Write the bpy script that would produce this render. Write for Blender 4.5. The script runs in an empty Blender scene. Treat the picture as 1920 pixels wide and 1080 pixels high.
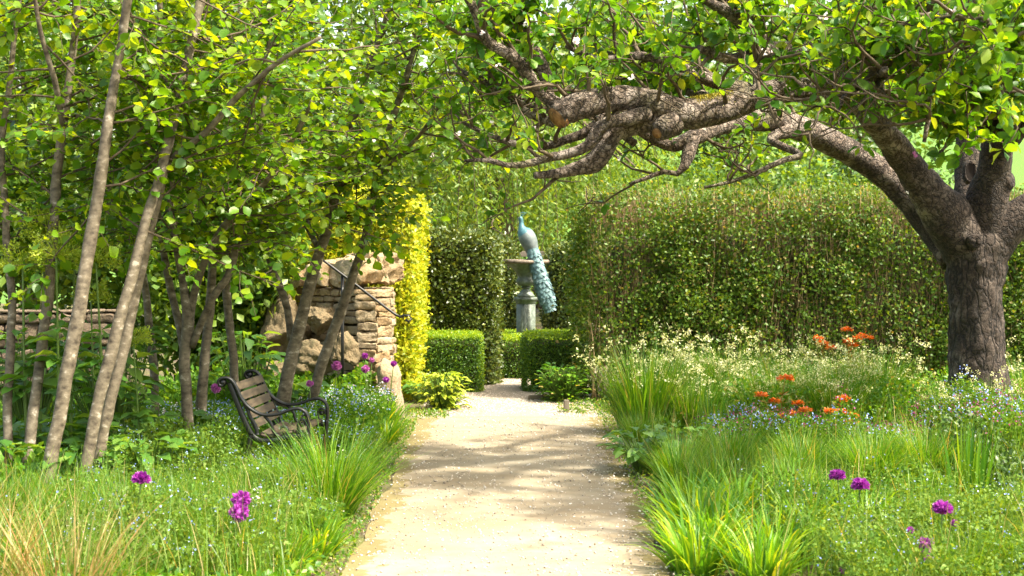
import bpy, math
import numpy as np
from mathutils import Vector

# ------------------------------------------------------------------ camera, sky, sun, exposure
SC = bpy.context.scene
COL = SC.collection
PITCH = math.atan(100 / 3000)
cam_d = bpy.data.cameras.new('camera')
cam = bpy.data.objects.new('camera', cam_d)
COL.objects.link(cam)
cam.location = (0, 0, 1.7)
cam.rotation_euler = (math.pi / 2 - PITCH, 0, 0)
cam_d.sensor_width = 36
cam_d.lens = 56.25
cam_d.clip_end = 1000
cam_d.dof.use_dof = True
cam_d.dof.focus_distance = 12.5
cam_d.dof.aperture_fstop = 5.0
SC.camera = cam

SUN_EL, SUN_AZ = math.radians(58), math.radians(112)      # azimuth clockwise from +Y, so the sun stands to the right and a little beyond
w = bpy.data.worlds.new('World')
SC.world = w
w.use_nodes = True
nt = w.node_tree
sky = nt.nodes.new('ShaderNodeTexSky')
sky.sky_type = 'NISHITA'
sky.sun_disc = False
sky.sun_elevation = SUN_EL
sky.sun_rotation = SUN_AZ
sky.dust_density = 4.0
sky.ozone_density = 0.3
warm = nt.nodes.new('ShaderNodeMix')          # hazy warm daylight
warm.data_type = 'RGBA'
warm.blend_type = 'MULTIPLY'
warm.inputs['Factor'].default_value = 1.0
warm.inputs['B'].default_value = (1.0, .95, .78, 1)
nt.links.new(sky.outputs[0], warm.inputs['A'])
nt.links.new(warm.outputs['Result'], nt.nodes['Background'].inputs[0])
nt.nodes['Background'].inputs[1].default_value = 0.15
sd = bpy.data.lights.new('sun', 'SUN')
sd.energy = 2.7
sd.angle = math.radians(2.2)
sd.color = (1.0, 0.94, 0.80)
sun = bpy.data.objects.new('sun', sd)
COL.objects.link(sun)
sdir = Vector((math.sin(SUN_AZ) * math.cos(SUN_EL), math.cos(SUN_AZ) * math.cos(SUN_EL), math.sin(SUN_EL)))
sun.rotation_euler = sdir.to_track_quat('Z', 'Y').to_euler()
sun.location = (20, 10, 30)
SC.view_settings.view_transform = 'Standard'
SC.view_settings.look = 'None'
SC.view_settings.exposure = 2.1
SC.view_settings.gamma = 1
try:
    SC.cycles.max_bounces = 8
    SC.cycles.diffuse_bounces = 4
    SC.cycles.transmission_bounces = 6
    SC.cycles.caustics_reflective = False
    SC.cycles.caustics_refractive = False
except Exception:
    pass

# ------------------------------------------------------------------ helpers
FPX = 3000.0


def P(px, py, d):
    """world point seen at pixel (px, py) of the 1920x1080 photograph, at distance y = d"""
    u, v = (px - 960) / FPX, (540 - py) / FPX
    f = (u, math.cos(PITCH) + v * math.sin(PITCH), -math.sin(PITCH) + v * math.cos(PITCH))
    s = d / f[1]
    return np.array([f[0] * s, d, 1.7 + f[2] * s])


def nrm(a):
    return a / np.maximum(np.linalg.norm(a, axis=-1, keepdims=True), 1e-9)


def unit(rng, n):
    return nrm(rng.normal(size=(n, 3)))


def hash3(i, j, k):
    n = (i * 374761393 + j * 668265263 + k * 1274126177) & 0xffffffff
    n = ((n ^ (n >> 13)) * 1103515245) & 0xffffffff
    return ((n ^ (n >> 16)) & 0xffff) / 65535.0


def vnoise(p):
    p = np.asarray(p, float)
    f0 = np.floor(p).astype(np.int64)
    f = p - f0
    f = f * f * (3 - 2 * f)
    r = 0
    for a in (0, 1):
        for b in (0, 1):
            for c in (0, 1):
                wgt = (f[:, 0] if a else 1 - f[:, 0]) * (f[:, 1] if b else 1 - f[:, 1]) * (f[:, 2] if c else 1 - f[:, 2])
                r = r + wgt * hash3(f0[:, 0] + a, f0[:, 1] + b, f0[:, 2] + c)
    return r * 2 - 1


def fbm(p, o=3):
    p = np.asarray(p, float)
    r, a = 0, 1
    for i in range(o):
        r = r + a * vnoise(p + 17.3 * i)
        p, a = p * 2.03, a * .5
    return r


class Geo:
    def __init__(s):
        s.V, s.F, s.n = [], [], 0

    def add(s, V, F, m=0):
        V = np.asarray(V, float).reshape(-1, 3)
        for f in (F if isinstance(F, list) else [F]):
            f = np.asarray(f, np.int64)
            if len(f):
                s.F.append((f + s.n, m))
        s.V.append(V)
        s.n += len(V)
        return s


def mk(name, geo, mats, parent=None, smooth=False):
    me = bpy.data.meshes.new(name)
    V = np.concatenate(geo.V).astype(np.float32)
    me.vertices.add(len(V))
    me.vertices.foreach_set('co', V.ravel())
    loops = np.concatenate([f.ravel() for f, m in geo.F]).astype(np.int32)
    cnt = np.concatenate([np.full(len(f), f.shape[1]) for f, m in geo.F])
    mi = np.concatenate([np.full(len(f), m) for f, m in geo.F]).astype(np.int32)
    st = (np.cumsum(cnt) - cnt).astype(np.int32)
    me.loops.add(len(loops))
    me.loops.foreach_set('vertex_index', loops)
    me.polygons.add(len(st))
    me.polygons.foreach_set('loop_start', st)
    me.polygons.foreach_set('material_index', mi)
    if smooth:
        me.polygons.foreach_set('use_smooth', np.ones(len(st), bool))
    for m in (mats if isinstance(mats, (list, tuple)) else [mats]):
        me.materials.append(m)
    me.update(calc_edges=True)
    o = bpy.data.objects.new(name, me)
    COL.objects.link(o)
    if parent:
        o.parent = parent
    return o


def tag(o, label=None, cat=None, group=None, kind=None):
    if label:
        o['label'] = label
    if cat:
        o['category'] = cat
    if group:
        o['group'] = group
    if kind:
        o['kind'] = kind
    return o


def thing(name, label, cat, loc=(0, 0, 0), rz=0, group=None):
    o = bpy.data.objects.new(name, None)
    o.empty_display_size = .1
    COL.objects.link(o)
    o.location = loc
    o.rotation_euler = (0, 0, rz)
    return tag(o, label, cat, group)


def copy_tree(o, parent=None):
    c = o.copy()
    COL.objects.link(c)
    if parent:
        c.parent = parent
    for ch in list(o.children):
        copy_tree(ch, c)
    return c


def catmull(pts, step):
    pts = np.asarray(pts, float)
    q = np.vstack([2 * pts[0] - pts[1], pts, 2 * pts[-1] - pts[-2]])
    out = []
    for i in range(1, len(q) - 2):
        n = max(1, int(np.linalg.norm(q[i + 1, :3] - q[i, :3]) / step))
        t = (np.arange(n) / n)[:, None]
        a, b, c, d = q[i - 1], q[i], q[i + 1], q[i + 2]
        out.append(.5 * (2 * b + (c - a) * t + (2 * a - 5 * b + 4 * c - d) * t * t + (3 * b - a - 3 * c + d) * t ** 3))
    return np.vstack(out + [pts[-1:]])


def tube(pts, rad, seg=6, cap=True, amp=0, freq=8, squash=None):
    pts = np.asarray(pts, float)
    n = len(pts)
    rad = np.broadcast_to(np.asarray(rad, float), (n,))
    T = nrm(np.gradient(pts, axis=0))
    ref = np.array([0, 0, 1.0]) if abs(T[:, 2]).mean() < .8 else np.array([1.0, 0, 0])
    A = nrm(np.cross(T, ref))
    B = np.cross(T, A)
    an = np.arange(seg) * 2 * math.pi / seg
    R = rad[:, None, None] * (np.cos(an)[None, :, None] * A[:, None] * (squash or 1) + np.sin(an)[None, :, None] * B[:, None])
    V = (pts[:, None] + R)
    if amp:
        k = 1 + amp * fbm(V.reshape(-1, 3) * freq, 3).reshape(n, seg, 1)
        V = pts[:, None] + R * k
    V = V.reshape(-1, 3)
    i = np.arange(n - 1)[:, None] * seg
    j = np.arange(seg)[None]
    j2 = (j + 1) % seg
    F = np.stack([i + j, i + j2, i + seg + j2, i + seg + j], -1).reshape(-1, 4)
    if not cap:
        return V, [F]
    V = np.vstack([V, pts[:1], pts[-1:]])
    b, t = n * seg, n * seg + 1
    jj, jj2 = np.arange(seg), (np.arange(seg) + 1) % seg
    c1 = np.stack([np.full(seg, b), jj2, jj], -1)
    o = (n - 1) * seg
    c2 = np.stack([np.full(seg, t), o + jj, o + jj2], -1)
    return V, [F, np.vstack([c1, c2])]


def lathe(prof, seg=24, loc=(0, 0, 0), rib=None):
    prof = np.asarray(prof, float)
    an = np.arange(seg) * 2 * math.pi / seg
    r = prof[:, :1]
    if rib:
        r = r * (1 + rib[1] * np.cos(an * rib[0])[None])
    V = np.stack([r * np.cos(an) + loc[0], r * np.sin(an) + loc[1], np.repeat(prof[:, 1:2], seg, 1) + loc[2]], -1)
    n = len(prof)
    i = np.arange(n - 1)[:, None] * seg
    j = np.arange(seg)[None]
    j2 = (j + 1) % seg
    F = np.stack([i + j, i + j2, i + seg + j2, i + seg + j], -1).reshape(-1, 4)
    return V.reshape(-1, 3), F


def frames(d, n):
    y = nrm(d)
    z = nrm(n - (n * y).sum(-1, keepdims=True) * y)
    return np.stack([np.cross(y, z), y, z], -1)       # columns x, y, z


# leaf templates: unit length along +Y
def leaf_t(w=.36, fold=.08, droop=.12, wav=.03, peak=.45):
    def sx(t):
        return w * (math.sin(math.pi * t ** (math.log(.5) / math.log(peak))) ** .8)
    V = [(0, 0, 0)]
    ts = (.28, .6, .85)
    for t in ts:
        V += [(-sx(t), t, fold * sx(t) / w + wav * (1 if t == .6 else -1) - droop * t * t), (0, t, -droop * t * t), (sx(t), t, fold * sx(t) / w - wav * (1 if t == .6 else -1) - droop * t * t)]
    V.append((0, 1, -droop))
    F4 = [(1, 2, 5, 4), (2, 3, 6, 5), (4, 5, 8, 7), (5, 6, 9, 8)]
    F3 = [(0, 2, 1), (0, 3, 2), (7, 8, 10), (8, 9, 10)]
    return np.array(V), [np.array(F4), np.array(F3)]


def diamond_t(w=.3, fold=.1):
    return np.array([(0, 0, 0), (w, .5, fold), (0, 1, 0), (-w, .5, fold)]), [np.array([(0, 1, 2), (0, 2, 3)])]


HAZEL = leaf_t(.44, .12, .18, .05, .52)
APPLE = leaf_t(.30, .10, .16, .04, .5)
BROAD = leaf_t(.26, .10, .35, .03, .42)
SMALL = diamond_t(.32, .10)
NARROW = diamond_t(.12, .04)
ROUND = diamond_t(.5, .06)


def leafs(pos, d, n, size, T):
    """place a leaf template at every point"""
    R = frames(d, n)
    V = np.einsum('nij,kj->nki', R, T[0]) * np.asarray(size).reshape(-1, 1, 1) + pos[:, None]
    k = len(T[0])
    off = (np.arange(len(pos)) * k)[:, None, None]
    return V.reshape(-1, 3), [(f[None] + off).reshape(-1, f.shape[1]) for f in T[1]]


def blades(rng, base, az, L, th0, th1, wd, S=4, twist=.6, taper=1.6):
    """curved tapering blades; th0 = lean at the foot, th1 = extra bend by the tip"""
    n = len(base)
    t = np.linspace(0, 1, S + 1)
    th = th0[:, None] + th1[:, None] * t[None] ** 1.4
    ds = (L / S)[:, None]
    hx = np.concatenate([np.zeros((n, 1)), np.cumsum(np.sin(th[:, :-1]) * ds, 1)], 1)
    hz = np.concatenate([np.zeros((n, 1)), np.cumsum(np.cos(th[:, :-1]) * ds, 1)], 1)
    dirh = np.stack([np.cos(az), np.sin(az)], -1)
    c = np.concatenate([base[:, None, :2] + hx[..., None] * dirh[:, None], (base[:, None, 2] + hz)[..., None]], -1)
    a2 = az + math.pi / 2 + rng.normal(0, twist, n)
    side = np.stack([np.cos(a2), np.sin(a2), np.zeros(n)], -1)
    wv = (np.asarray(wd) * np.ones(n))[:, None] * (1 - t[None] ** taper) + .0006
    A = c - side[:, None] * wv[..., None] / 2
    B = c + side[:, None] * wv[..., None] / 2
    V = np.stack([A, B], 2).reshape(-1, 3)
    i = (np.arange(n) * 2 * (S + 1))[:, None] + 2 * np.arange(S)[None]
    F = np.stack([i, i + 1, i + 3, i + 2], -1).reshape(-1, 4)
    return V, [F], c


def tuft(rng, n, L, r, lean=.55, bend=.7, wd=.006, S=4, Lv=.35):
    a = rng.uniform(0, 2 * math.pi, n)
    rr = r * np.sqrt(rng.uniform(0, 1, n))
    base = np.stack([rr * np.cos(a), rr * np.sin(a), np.zeros(n)], -1)
    az = a + rng.normal(0, .5, n)
    LL = L * (1 - Lv * rng.uniform(0, 1, n))
    return blades(rng, base, az, LL, lean * rng.uniform(0, 1, n) ** .8, bend * rng.uniform(.2, 1.3, n), wd * rng.uniform(.7, 1.3, n), S)


def rounded_boxes(rng, C, H, Rm, k=4, rough=.06, pw=.18, freq=5):
    """stones: rounded boxes with uneven faces. C centres, H half sizes, Rm rotation matrix"""
    g = np.linspace(-1, 1, k + 1)
    V, F = [], []
    for ax in range(3):
        for s in (-1, 1):
            b = len(V) * (k + 1) ** 2
            a, c = np.meshgrid(g, g, indexing='ij')
            q = np.zeros((k + 1, k + 1, 3))
            q[..., ax] = s
            q[..., (ax + 1) % 3] = a
            q[..., (ax + 2) % 3] = c
            V.append(q.reshape(-1, 3))
            i = np.arange(k)[:, None] * (k + 1) + np.arange(k)[None] + b
            f = np.stack([i, i + k + 1, i + k + 2, i + 1], -1).reshape(-1, 4)
            F.append(f if s > 0 else f[:, ::-1])
    V, F = np.vstack(V), np.vstack(F)
    e = np.abs(V)
    m = np.sort(e, 1)
    V = V * (1 - pw * (m[:, 1:2] ** 6) * .6 - pw * .6 * (m[:, :1] ** 6))
    outV, outF = [], []
    for i, (c, h) in enumerate(zip(C, H)):
        v = V * h
        nv = np.stack([fbm(v * freq / max(h.max(), .05) * .2 + 31.7 * i + 7 * a, 3) for a in range(3)], -1)
        v = v + nv * rough * h.min()
        outV.append(v @ Rm.T + c)
        outF.append(F + i * len(V))
    return np.vstack(outV), [np.vstack(outF)]


def ico(sub=3):
    import bmesh
    bm = bmesh.new()
    bmesh.ops.create_icosphere(bm, subdivisions=sub, radius=1)
    V = np.array([v.co[:] for v in bm.verts])
    F = np.array([[v.index for v in f.verts] for f in bm.faces])
    bm.free()
    return V, F


ICO3, ICO4, ICO5 = ico(3), ico(4), ico(5)


def rock(seed, size, rough=.35, I=None, flat=.25):
    """craggy boulder: a sphere cut by random planes, then pitted"""
    I = ICO5
    rg = np.random.default_rng(seed)
    V = I[0].copy()
    for q in range(16):
        nn = nrm(rg.normal(size=3))
        h = rg.uniform(.52, .86)
        dd = V @ nn
        V = V - np.maximum(dd - h, 0)[:, None] * nn * .92
    rid = 1 - np.abs(fbm(V * 2.4 + seed * 3.1, 4))
    V = V * (1 + .16 * fbm(V * 1.7 + seed, 3) - .14 * (rid ** 3) + .035 * fbm(V * 11 + seed, 3))[:, None]
    return V * np.asarray(size) * 1.15, [I[1]]


def box(x0, x1, y0, y1, z0, z1):
    V = np.array([(x, y, z) for z in (z0, z1) for y in (y0, y1) for x in (x0, x1)], float)
    return V, [np.array([(0, 2, 3, 1), (4, 5, 7, 6), (0, 1, 5, 4), (2, 6, 7, 3), (0, 4, 6, 2), (1, 3, 7, 5)])]


# ------------------------------------------------------------------ materials
def mat(name):
    m = bpy.data.materials.new(name)
    m.use_nodes = True
    return m, m.node_tree, m.node_tree.nodes['Principled BSDF']


def ramp(t, fac, stops):
    r = t.nodes.new('ShaderNodeValToRGB')
    e = r.color_ramp.elements
    while len(e) < len(stops):
        e.new(.5)
    for el, (p, c) in zip(e, stops):
        el.position = p
        el.color = (*c, 1)
    t.links.new(fac, r.inputs[0])
    return r.outputs[0]


def noise(t, scale, detail=4, rough=.55, dist=0, coord='Object', stretch=None):
    tc = t.nodes.new('ShaderNodeTexCoord')
    n = t.nodes.new('ShaderNodeTexNoise')
    n.inputs['Scale'].default_value = scale
    n.inputs['Detail'].default_value = detail
    n.inputs['Roughness'].default_value = rough
    n.inputs['Distortion'].default_value = dist
    src = tc.outputs[coord]
    if stretch:
        mp = t.nodes.new('ShaderNodeMapping')
        mp.inputs['Scale'].default_value = stretch
        t.links.new(src, mp.inputs[0])
        src = mp.outputs[0]
    t.links.new(src, n.inputs['Vector'])
    return n.outputs['Fac']


def mixc(t, fac, a, b, mode='MIX'):
    m = t.nodes.new('ShaderNodeMix')
    m.data_type = 'RGBA'
    m.blend_type = mode
    for s, v in ((m.inputs['Factor'], fac), (m.inputs['A'], a), (m.inputs['B'], b)):
        if isinstance(v, (int, float)):
            s.default_value = v
        elif isinstance(v, tuple):
            s.default_value = (*v, 1)
        else:
            t.links.new(v, s)
    return m.outputs['Result']


def bump(t, bs, h, strength=.5, dist=.02):
    b = t.nodes.new('ShaderNodeBump')
    b.inputs['Strength'].default_value = strength
    b.inputs['Distance'].default_value = dist
    t.links.new(h, b.inputs['Height'])
    t.links.new(b.outputs[0], bs.inputs['Normal'])


def leaf_mat(name, stops, tr=.42, trc=(2.2, 1.7, .45), rough=.42, patch=0, spec=.45):
    """leaf: colour differs from leaf to leaf, light passes through it"""
    m, t, b = mat(name)
    g = t.nodes.new('ShaderNodeNewGeometry')
    c = ramp(t, g.outputs['Random Per Island'], stops)
    if patch:
        c = mixc(t, ramp(t, noise(t, patch, 2), [(.35, (0, 0, 0)), (.65, (.55, .55, .55))]), c, stops[-1][1])
    t.links.new(c, b.inputs['Base Color'])
    b.inputs['Roughness'].default_value = rough
    b.inputs['Specular IOR Level'].default_value = spec
    tl = t.nodes.new('ShaderNodeBsdfTranslucent')
    t.links.new(mixc(t, 1.0, c, trc, 'MULTIPLY'), tl.inputs[0])
    mx = t.nodes.new('ShaderNodeMixShader')
    mx.inputs[0].default_value = tr
    t.links.new(b.outputs[0], mx.inputs[1])
    t.links.new(tl.outputs[0], mx.inputs[2])
    t.links.new(mx.outputs[0], t.nodes['Material Output'].inputs[0])
    return m


def solid(name, stops, scale=6, rough=.8, bs=.4, bd=.02, metal=0, detail=6, spec=.3, stretch=None, dist=0):
    m, t, b = mat(name)
    n = noise(t, scale, detail, .6, dist, 'Object', stretch)
    t.links.new(ramp(t, n, stops), b.inputs['Base Color'])
    b.inputs['Roughness'].default_value = rough
    b.inputs['Metallic'].default_value = metal
    b.inputs['Specular IOR Level'].default_value = spec
    if bs:
        bump(t, b, n, bs, bd)
    return m


M = {}
M['hazel_leaf'] = leaf_mat('hazel_leaf', [(0, (.045, .13, .006)), (.4, (.095, .22, .008)), (.75, (.175, .29, .010)), (1, (.24, .33, .012))], .5)
M['apple_leaf'] = leaf_mat('apple_leaf', [(0, (.035, .12, .008)), (.45, (.08, .205, .010)), (.8, (.15, .28, .012)), (1, (.26, .33, .02))], .5)
M['beech_leaf'] = leaf_mat('beech_leaf', [(0, (.04, .095, .011)), (.5, (.08, .155, .018)), (.86, (.15, .23, .03)), (1, (.25, .19, .08))], .35, spec=.25)
M['laurel_leaf'] = leaf_mat('laurel_leaf', [(0, (.035, .06, .010)), (.6, (.075, .115, .018)), (1, (.16, .19, .035))], .2, rough=.34, spec=.4)
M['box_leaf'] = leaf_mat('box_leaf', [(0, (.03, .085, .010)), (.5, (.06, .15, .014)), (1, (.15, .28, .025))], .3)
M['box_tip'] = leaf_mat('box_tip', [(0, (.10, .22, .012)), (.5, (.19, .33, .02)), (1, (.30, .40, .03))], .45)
M['gold_leaf'] = leaf_mat('gold_leaf', [(0, (.17, .27, .010)), (.35, (.38, .44, .018)), (1, (.62, .57, .03))], .4, (1.25, 1.15, .6))
M['willow_leaf'] = leaf_mat('willow_leaf', [(0, (.07, .16, .02)), (.5, (.14, .25, .035)), (1, (.26, .34, .07))], .45)
M['bush_leaf'] = leaf_mat('bush_leaf', [(0, (.04, .10, .012)), (.5, (.09, .18, .018)), (1, (.19, .28, .03))], .4)
M['dark_leaf'] = leaf_mat('dark_leaf', [(0, (.02, .055, .008)), (.6, (.05, .11, .012)), (1, (.10, .17, .018))], .3)
M['grass'] = leaf_mat('grass', [(0, (.035, .13, .008)), (.5, (.085, .225, .010)), (.92, (.19, .32, .02)), (.95, (.34, .29, .10))], .4)
M['grass_pale'] = leaf_mat('grass_pale', [(0, (.05, .14, .010)), (.5, (.10, .22, .014)), (.88, (.22, .31, .04)), (.92, (.40, .33, .14))], .4)
M['grass_tan'] = leaf_mat('grass_tan', [(0, (.12, .22, .03)), (.4, (.30, .30, .08)), (.75, (.42, .29, .12)), (1, (.40, .17, .06))], .35, (1.3, 1.1, .8))
M['strap'] = leaf_mat('strap', [(0, (.05, .17, .012)), (.5, (.12, .28, .014)), (.85, (.24, .36, .02)), (1, (.44, .44, .04))], .42)
M['hosta'] = leaf_mat('hosta', [(0, (.05, .15, .02)), (.6, (.11, .24, .035)), (1, (.21, .33, .06))], .38)
M['lime'] = leaf_mat('lime', [(0, (.22, .32, .02)), (.5, (.32, .42, .03)), (1, (.45, .48, .05))], .4, (1.4, 1.3, .5))
M['cover'] = leaf_mat('cover', [(0, (.035, .11, .010)), (.5, (.08, .19, .014)), (1, (.16, .27, .03))], .38, spec=.12)
M['cover_grey'] = leaf_mat('cover_grey', [(0, (.05, .125, .014)), (.5, (.11, .20, .025)), (1, (.18, .27, .05))], .35, spec=.12)
M['bronze_leaf'] = leaf_mat('bronze_leaf', [(0, (.10, .14, .02)), (.5, (.24, .20, .03)), (1, (.42, .18, .03))], .35, (1.4, 1.1, .5))
M['orange'] = leaf_mat('orange_bract', [(0, (.62, .11, .008)), (.6, (.78, .19, .014)), (1, (.80, .30, .03))], .3, (1.2, 1, .6))
M['purple'] = leaf_mat('purple_floret', [(0, (.20, .015, .22)), (.5, (.36, .035, .37)), (1, (.52, .11, .50))], .3, (1.2, 1, 1.2))
M['pink'] = leaf_mat('pink_floret', [(0, (.40, .07, .34)), (1, (.65, .25, .55))], .3, (1.2, 1, 1.2))
M['cream'] = leaf_mat('cream_flower', [(0, (.42, .45, .12)), (.5, (.68, .67, .30)), (1, (.86, .84, .56))], .35, (1.05, 1.0, .8))
M['blue'] = leaf_mat('blue_flower', [(0, (.16, .22, .62)), (.6, (.30, .40, .78)), (1, (.55, .60, .85))], .3, (1.05, 1, 1))
M['maroon'] = leaf_mat('maroon_flower', [(0, (.13, .008, .05)), (1, (.34, .03, .15))], .3, (1.2, 1, 1.1))
M['white'] = leaf_mat('white_flower', [(0, (.75, .72, .68)), (.7, (.86, .82, .78)), (1, (.85, .55, .60))], .3, (1, 1, .95))
M['petal'] = leaf_mat('petal', [(0, (.72, .66, .58)), (1, (.88, .82, .76))], .2, (1, 1, 1))
M['stem'] = leaf_mat('stem', [(0, (.07, .14, .02)), (1, (.14, .22, .04))], .15)
M['hazel_bark'] = solid('hazel_bark', [(.30, (.035, .026, .017)), (.45, (.105, .084, .056)), (.6, (.165, .135, .092)), (.68, (.33, .29, .23))], 16, .75, .6, .012, stretch=(1, 1, 1.5))
M['twig'] = solid('twig', [(.3, (.05, .036, .022)), (.7, (.14, .105, .065))], 20, .8, 0)
M['beech_twig'] = solid('beech_twig', [(.3, (.22, .15, .075)), (.7, (.38, .27, .14))], 10, .8, 0)
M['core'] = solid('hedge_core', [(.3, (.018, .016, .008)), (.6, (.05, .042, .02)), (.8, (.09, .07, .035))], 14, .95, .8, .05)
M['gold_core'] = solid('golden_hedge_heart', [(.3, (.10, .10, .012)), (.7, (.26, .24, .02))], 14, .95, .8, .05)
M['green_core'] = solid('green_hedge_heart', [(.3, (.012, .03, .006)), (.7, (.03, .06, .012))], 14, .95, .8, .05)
M['iron'] = solid('black_iron', [(.3, (.003, .003, .003)), (.7, (.010, .0095, .009))], 30, .38, .15, .003, spec=.4)
M['slat'] = solid('weathered_slat', [(.3, (.035, .026, .017)), (.6, (.085, .062, .038)), (.8, (.13, .098, .062))], 6, .6, .4, .004, stretch=(8, .6, 8))
M['cutwood'] = solid('cut_wood', [(.3, (.05, .03, .015)), (.5, (.24, .12, .045)), (.65, (.34, .20, .09)), (.8, (.12, .07, .035))], 22, .8, .4, .01)
M['timber'] = solid('grey_timber', [(.3, (.10, .085, .062)), (.7, (.22, .185, .14))], 8, .85, .4, .008, stretch=(1, 1, .3))
M['moss'] = leaf_mat('moss', [(0, (.16, .17, .02)), (.6, (.34, .31, .03)), (1, (.50, .40, .05))], .2, (1.2, 1, .6))
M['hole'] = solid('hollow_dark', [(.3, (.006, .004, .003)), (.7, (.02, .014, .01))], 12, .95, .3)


def voro(t, scale, coord='Object', stretch=None, warp=None):
    tc = t.nodes.new('ShaderNodeTexCoord')
    v = t.nodes.new('ShaderNodeTexVoronoi')
    v.feature = 'DISTANCE_TO_EDGE'
    v.inputs['Scale'].default_value = scale
    src = tc.outputs[coord]
    mp = t.nodes.new('ShaderNodeMapping')
    mp.inputs['Scale'].default_value = stretch or (1, 1, 1)
    t.links.new(src, mp.inputs[0])
    n = t.nodes.new('ShaderNodeTexNoise')
    n.inputs['Scale'].default_value = scale * .7
    n.inputs['Detail'].default_value = 4
    t.links.new(mp.outputs[0], n.inputs['Vector'])
    ad = t.nodes.new('ShaderNodeMix')
    ad.data_type = 'RGBA'
    ad.blend_type = 'LINEAR_LIGHT'
    ad.inputs['Factor'].default_value = .09
    t.links.new(mp.outputs[0], ad.inputs['A'])
    t.links.new(n.outputs['Color'], ad.inputs['B'])
    t.links.new(ad.outputs['Result'], v.inputs['Vector'])
    return v.outputs['Distance']


def bark_mat(name, k, stretch, vs):
    """flaking bark: plates split by dark cracks, paler scaly patches, a little green"""
    m, t, b = mat(name)
    n1, n2, n3 = noise(t, 6, 6, .68, .4), noise(t, 34, 6, .72, .5), noise(t, 2.2, 3, .5)
    sc = lambda c: tuple(x * k for x in c)
    c = ramp(t, n2, [(.34, sc((.035, .023, .016))), (.48, sc((.10, .072, .052))), (.58, sc((.19, .145, .115))), (.72, sc((.34, .28, .235)))])
    c = mixc(t, ramp(t, n1, [(.50, (0, 0, 0)), (.60, (.75, .75, .75))]), c, mixc(t, n2, sc((.17, .13, .105)), sc((.50, .43, .375))))
    c = mixc(t, ramp(t, n3, [(.55, (0, 0, 0)), (.7, (.4, .4, .4))]), c, sc((.13, .13, .045)))
    cr = voro(t, vs, 'Object', stretch)
    c = mixc(t, ramp(t, cr, [(.0, (.9, .9, .9)), (.10, (0, 0, 0))]), c, sc((.014, .009, .006)))
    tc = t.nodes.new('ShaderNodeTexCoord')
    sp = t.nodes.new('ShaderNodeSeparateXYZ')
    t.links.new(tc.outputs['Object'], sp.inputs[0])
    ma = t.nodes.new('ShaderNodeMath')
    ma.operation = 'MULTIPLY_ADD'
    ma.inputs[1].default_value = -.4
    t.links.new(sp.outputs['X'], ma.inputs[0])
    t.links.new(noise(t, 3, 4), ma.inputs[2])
    c = mixc(t, 1.0, c, ramp(t, ma.outputs[0], [(.62, (.30, .27, .25)), (1.25, (1, 1, 1))]), 'MULTIPLY')  # crown shade put into the bark colour: dark by the trunk, paling outward
    t.links.new(c, b.inputs['Base Color'])
    b.inputs['Roughness'].default_value = .88
    bump(t, b, mixc(t, .45, n2, ramp(t, cr, [(0, (0, 0, 0)), (.16, (1, 1, 1))])), 1.0, .03)
    return m


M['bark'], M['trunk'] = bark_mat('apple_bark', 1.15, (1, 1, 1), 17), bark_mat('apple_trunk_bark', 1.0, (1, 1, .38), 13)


def sand_mat():
    m, t, b = mat('sandy_path')
    n1, n2, n3 = noise(t, .9, 5, .6, .3), noise(t, 7, 6, .7), noise(t, 160, 3, .7)
    c = ramp(t, n1, [(.3, (.205, .168, .115)), (.5, (.295, .248, .178)), (.7, (.35, .302, .225))])
    c = mixc(t, ramp(t, n2, [(.35, (.5, .5, .5)), (.55, (0, 0, 0))]), c, (.24, .18, .105))
    c = mixc(t, ramp(t, n3, [(.3, (.75, .75, .75)), (.42, (0, 0, 0)), (.62, (0, 0, 0)), (.75, (.5, .5, .5))]), c, mixc(t, n2, (.15, .11, .07), (.52, .46, .36)))
    # mossy dirt along both edges, and branch-shadow streaks painted into the sand as darker crosswise strips
    tc = t.nodes.new('ShaderNodeTexCoord')
    sp = t.nodes.new('ShaderNodeSeparateXYZ')
    t.links.new(tc.outputs['Object'], sp.inputs[0])
    ab = t.nodes.new('ShaderNodeMath')
    ab.operation = 'ABSOLUTE'
    t.links.new(sp.outputs['X'], ab.inputs[0])
    ad = t.nodes.new('ShaderNodeMath')
    ad.operation = 'MULTIPLY_ADD'
    ad.inputs[1].default_value = .55
    t.links.new(noise(t, 5, 5, .7), ad.inputs[0])
    t.links.new(ab.outputs[0], ad.inputs[2])
    n5 = noise(t, 1.5, 5, .62, .6, 'Object', (.45, 2.2, 1))
    c = mixc(t, ramp(t, n5, [(.42, (.4, .4, .4)), (.56, (0, 0, 0))]), c, (.27, .205, .125))
    c = mixc(t, ramp(t, ad.outputs[0], [(.98, (0, 0, 0)), (1.15, (.8, .8, .8))]), c, mixc(t, n2, (.12, .085, .04), (.22, .19, .06)))
    t.links.new(c, b.inputs['Base Color'])
    b.inputs['Roughness'].default_value = .95
    b.inputs['Specular IOR Level'].default_value = .15
    bump(t, b, mixc(t, .5, n2, n3), .6, .012)
    return m


def ground_mat(name, a, bcol, moss, mscale=1.4):
    m, t, b = mat(name)
    n1, n2 = noise(t, mscale, 5, .65), noise(t, 40, 5, .7)
    c = ramp(t, n2, [(.3, a), (.65, bcol)])
    c = mixc(t, ramp(t, n1, [(.45, (0, 0, 0)), (.62, (.9, .9, .9))]), c, moss)
    t.links.new(c, b.inputs['Base Color'])
    b.inputs['Roughness'].default_value = .95
    bump(t, b, n2, .9, .03)
    return m


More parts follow.
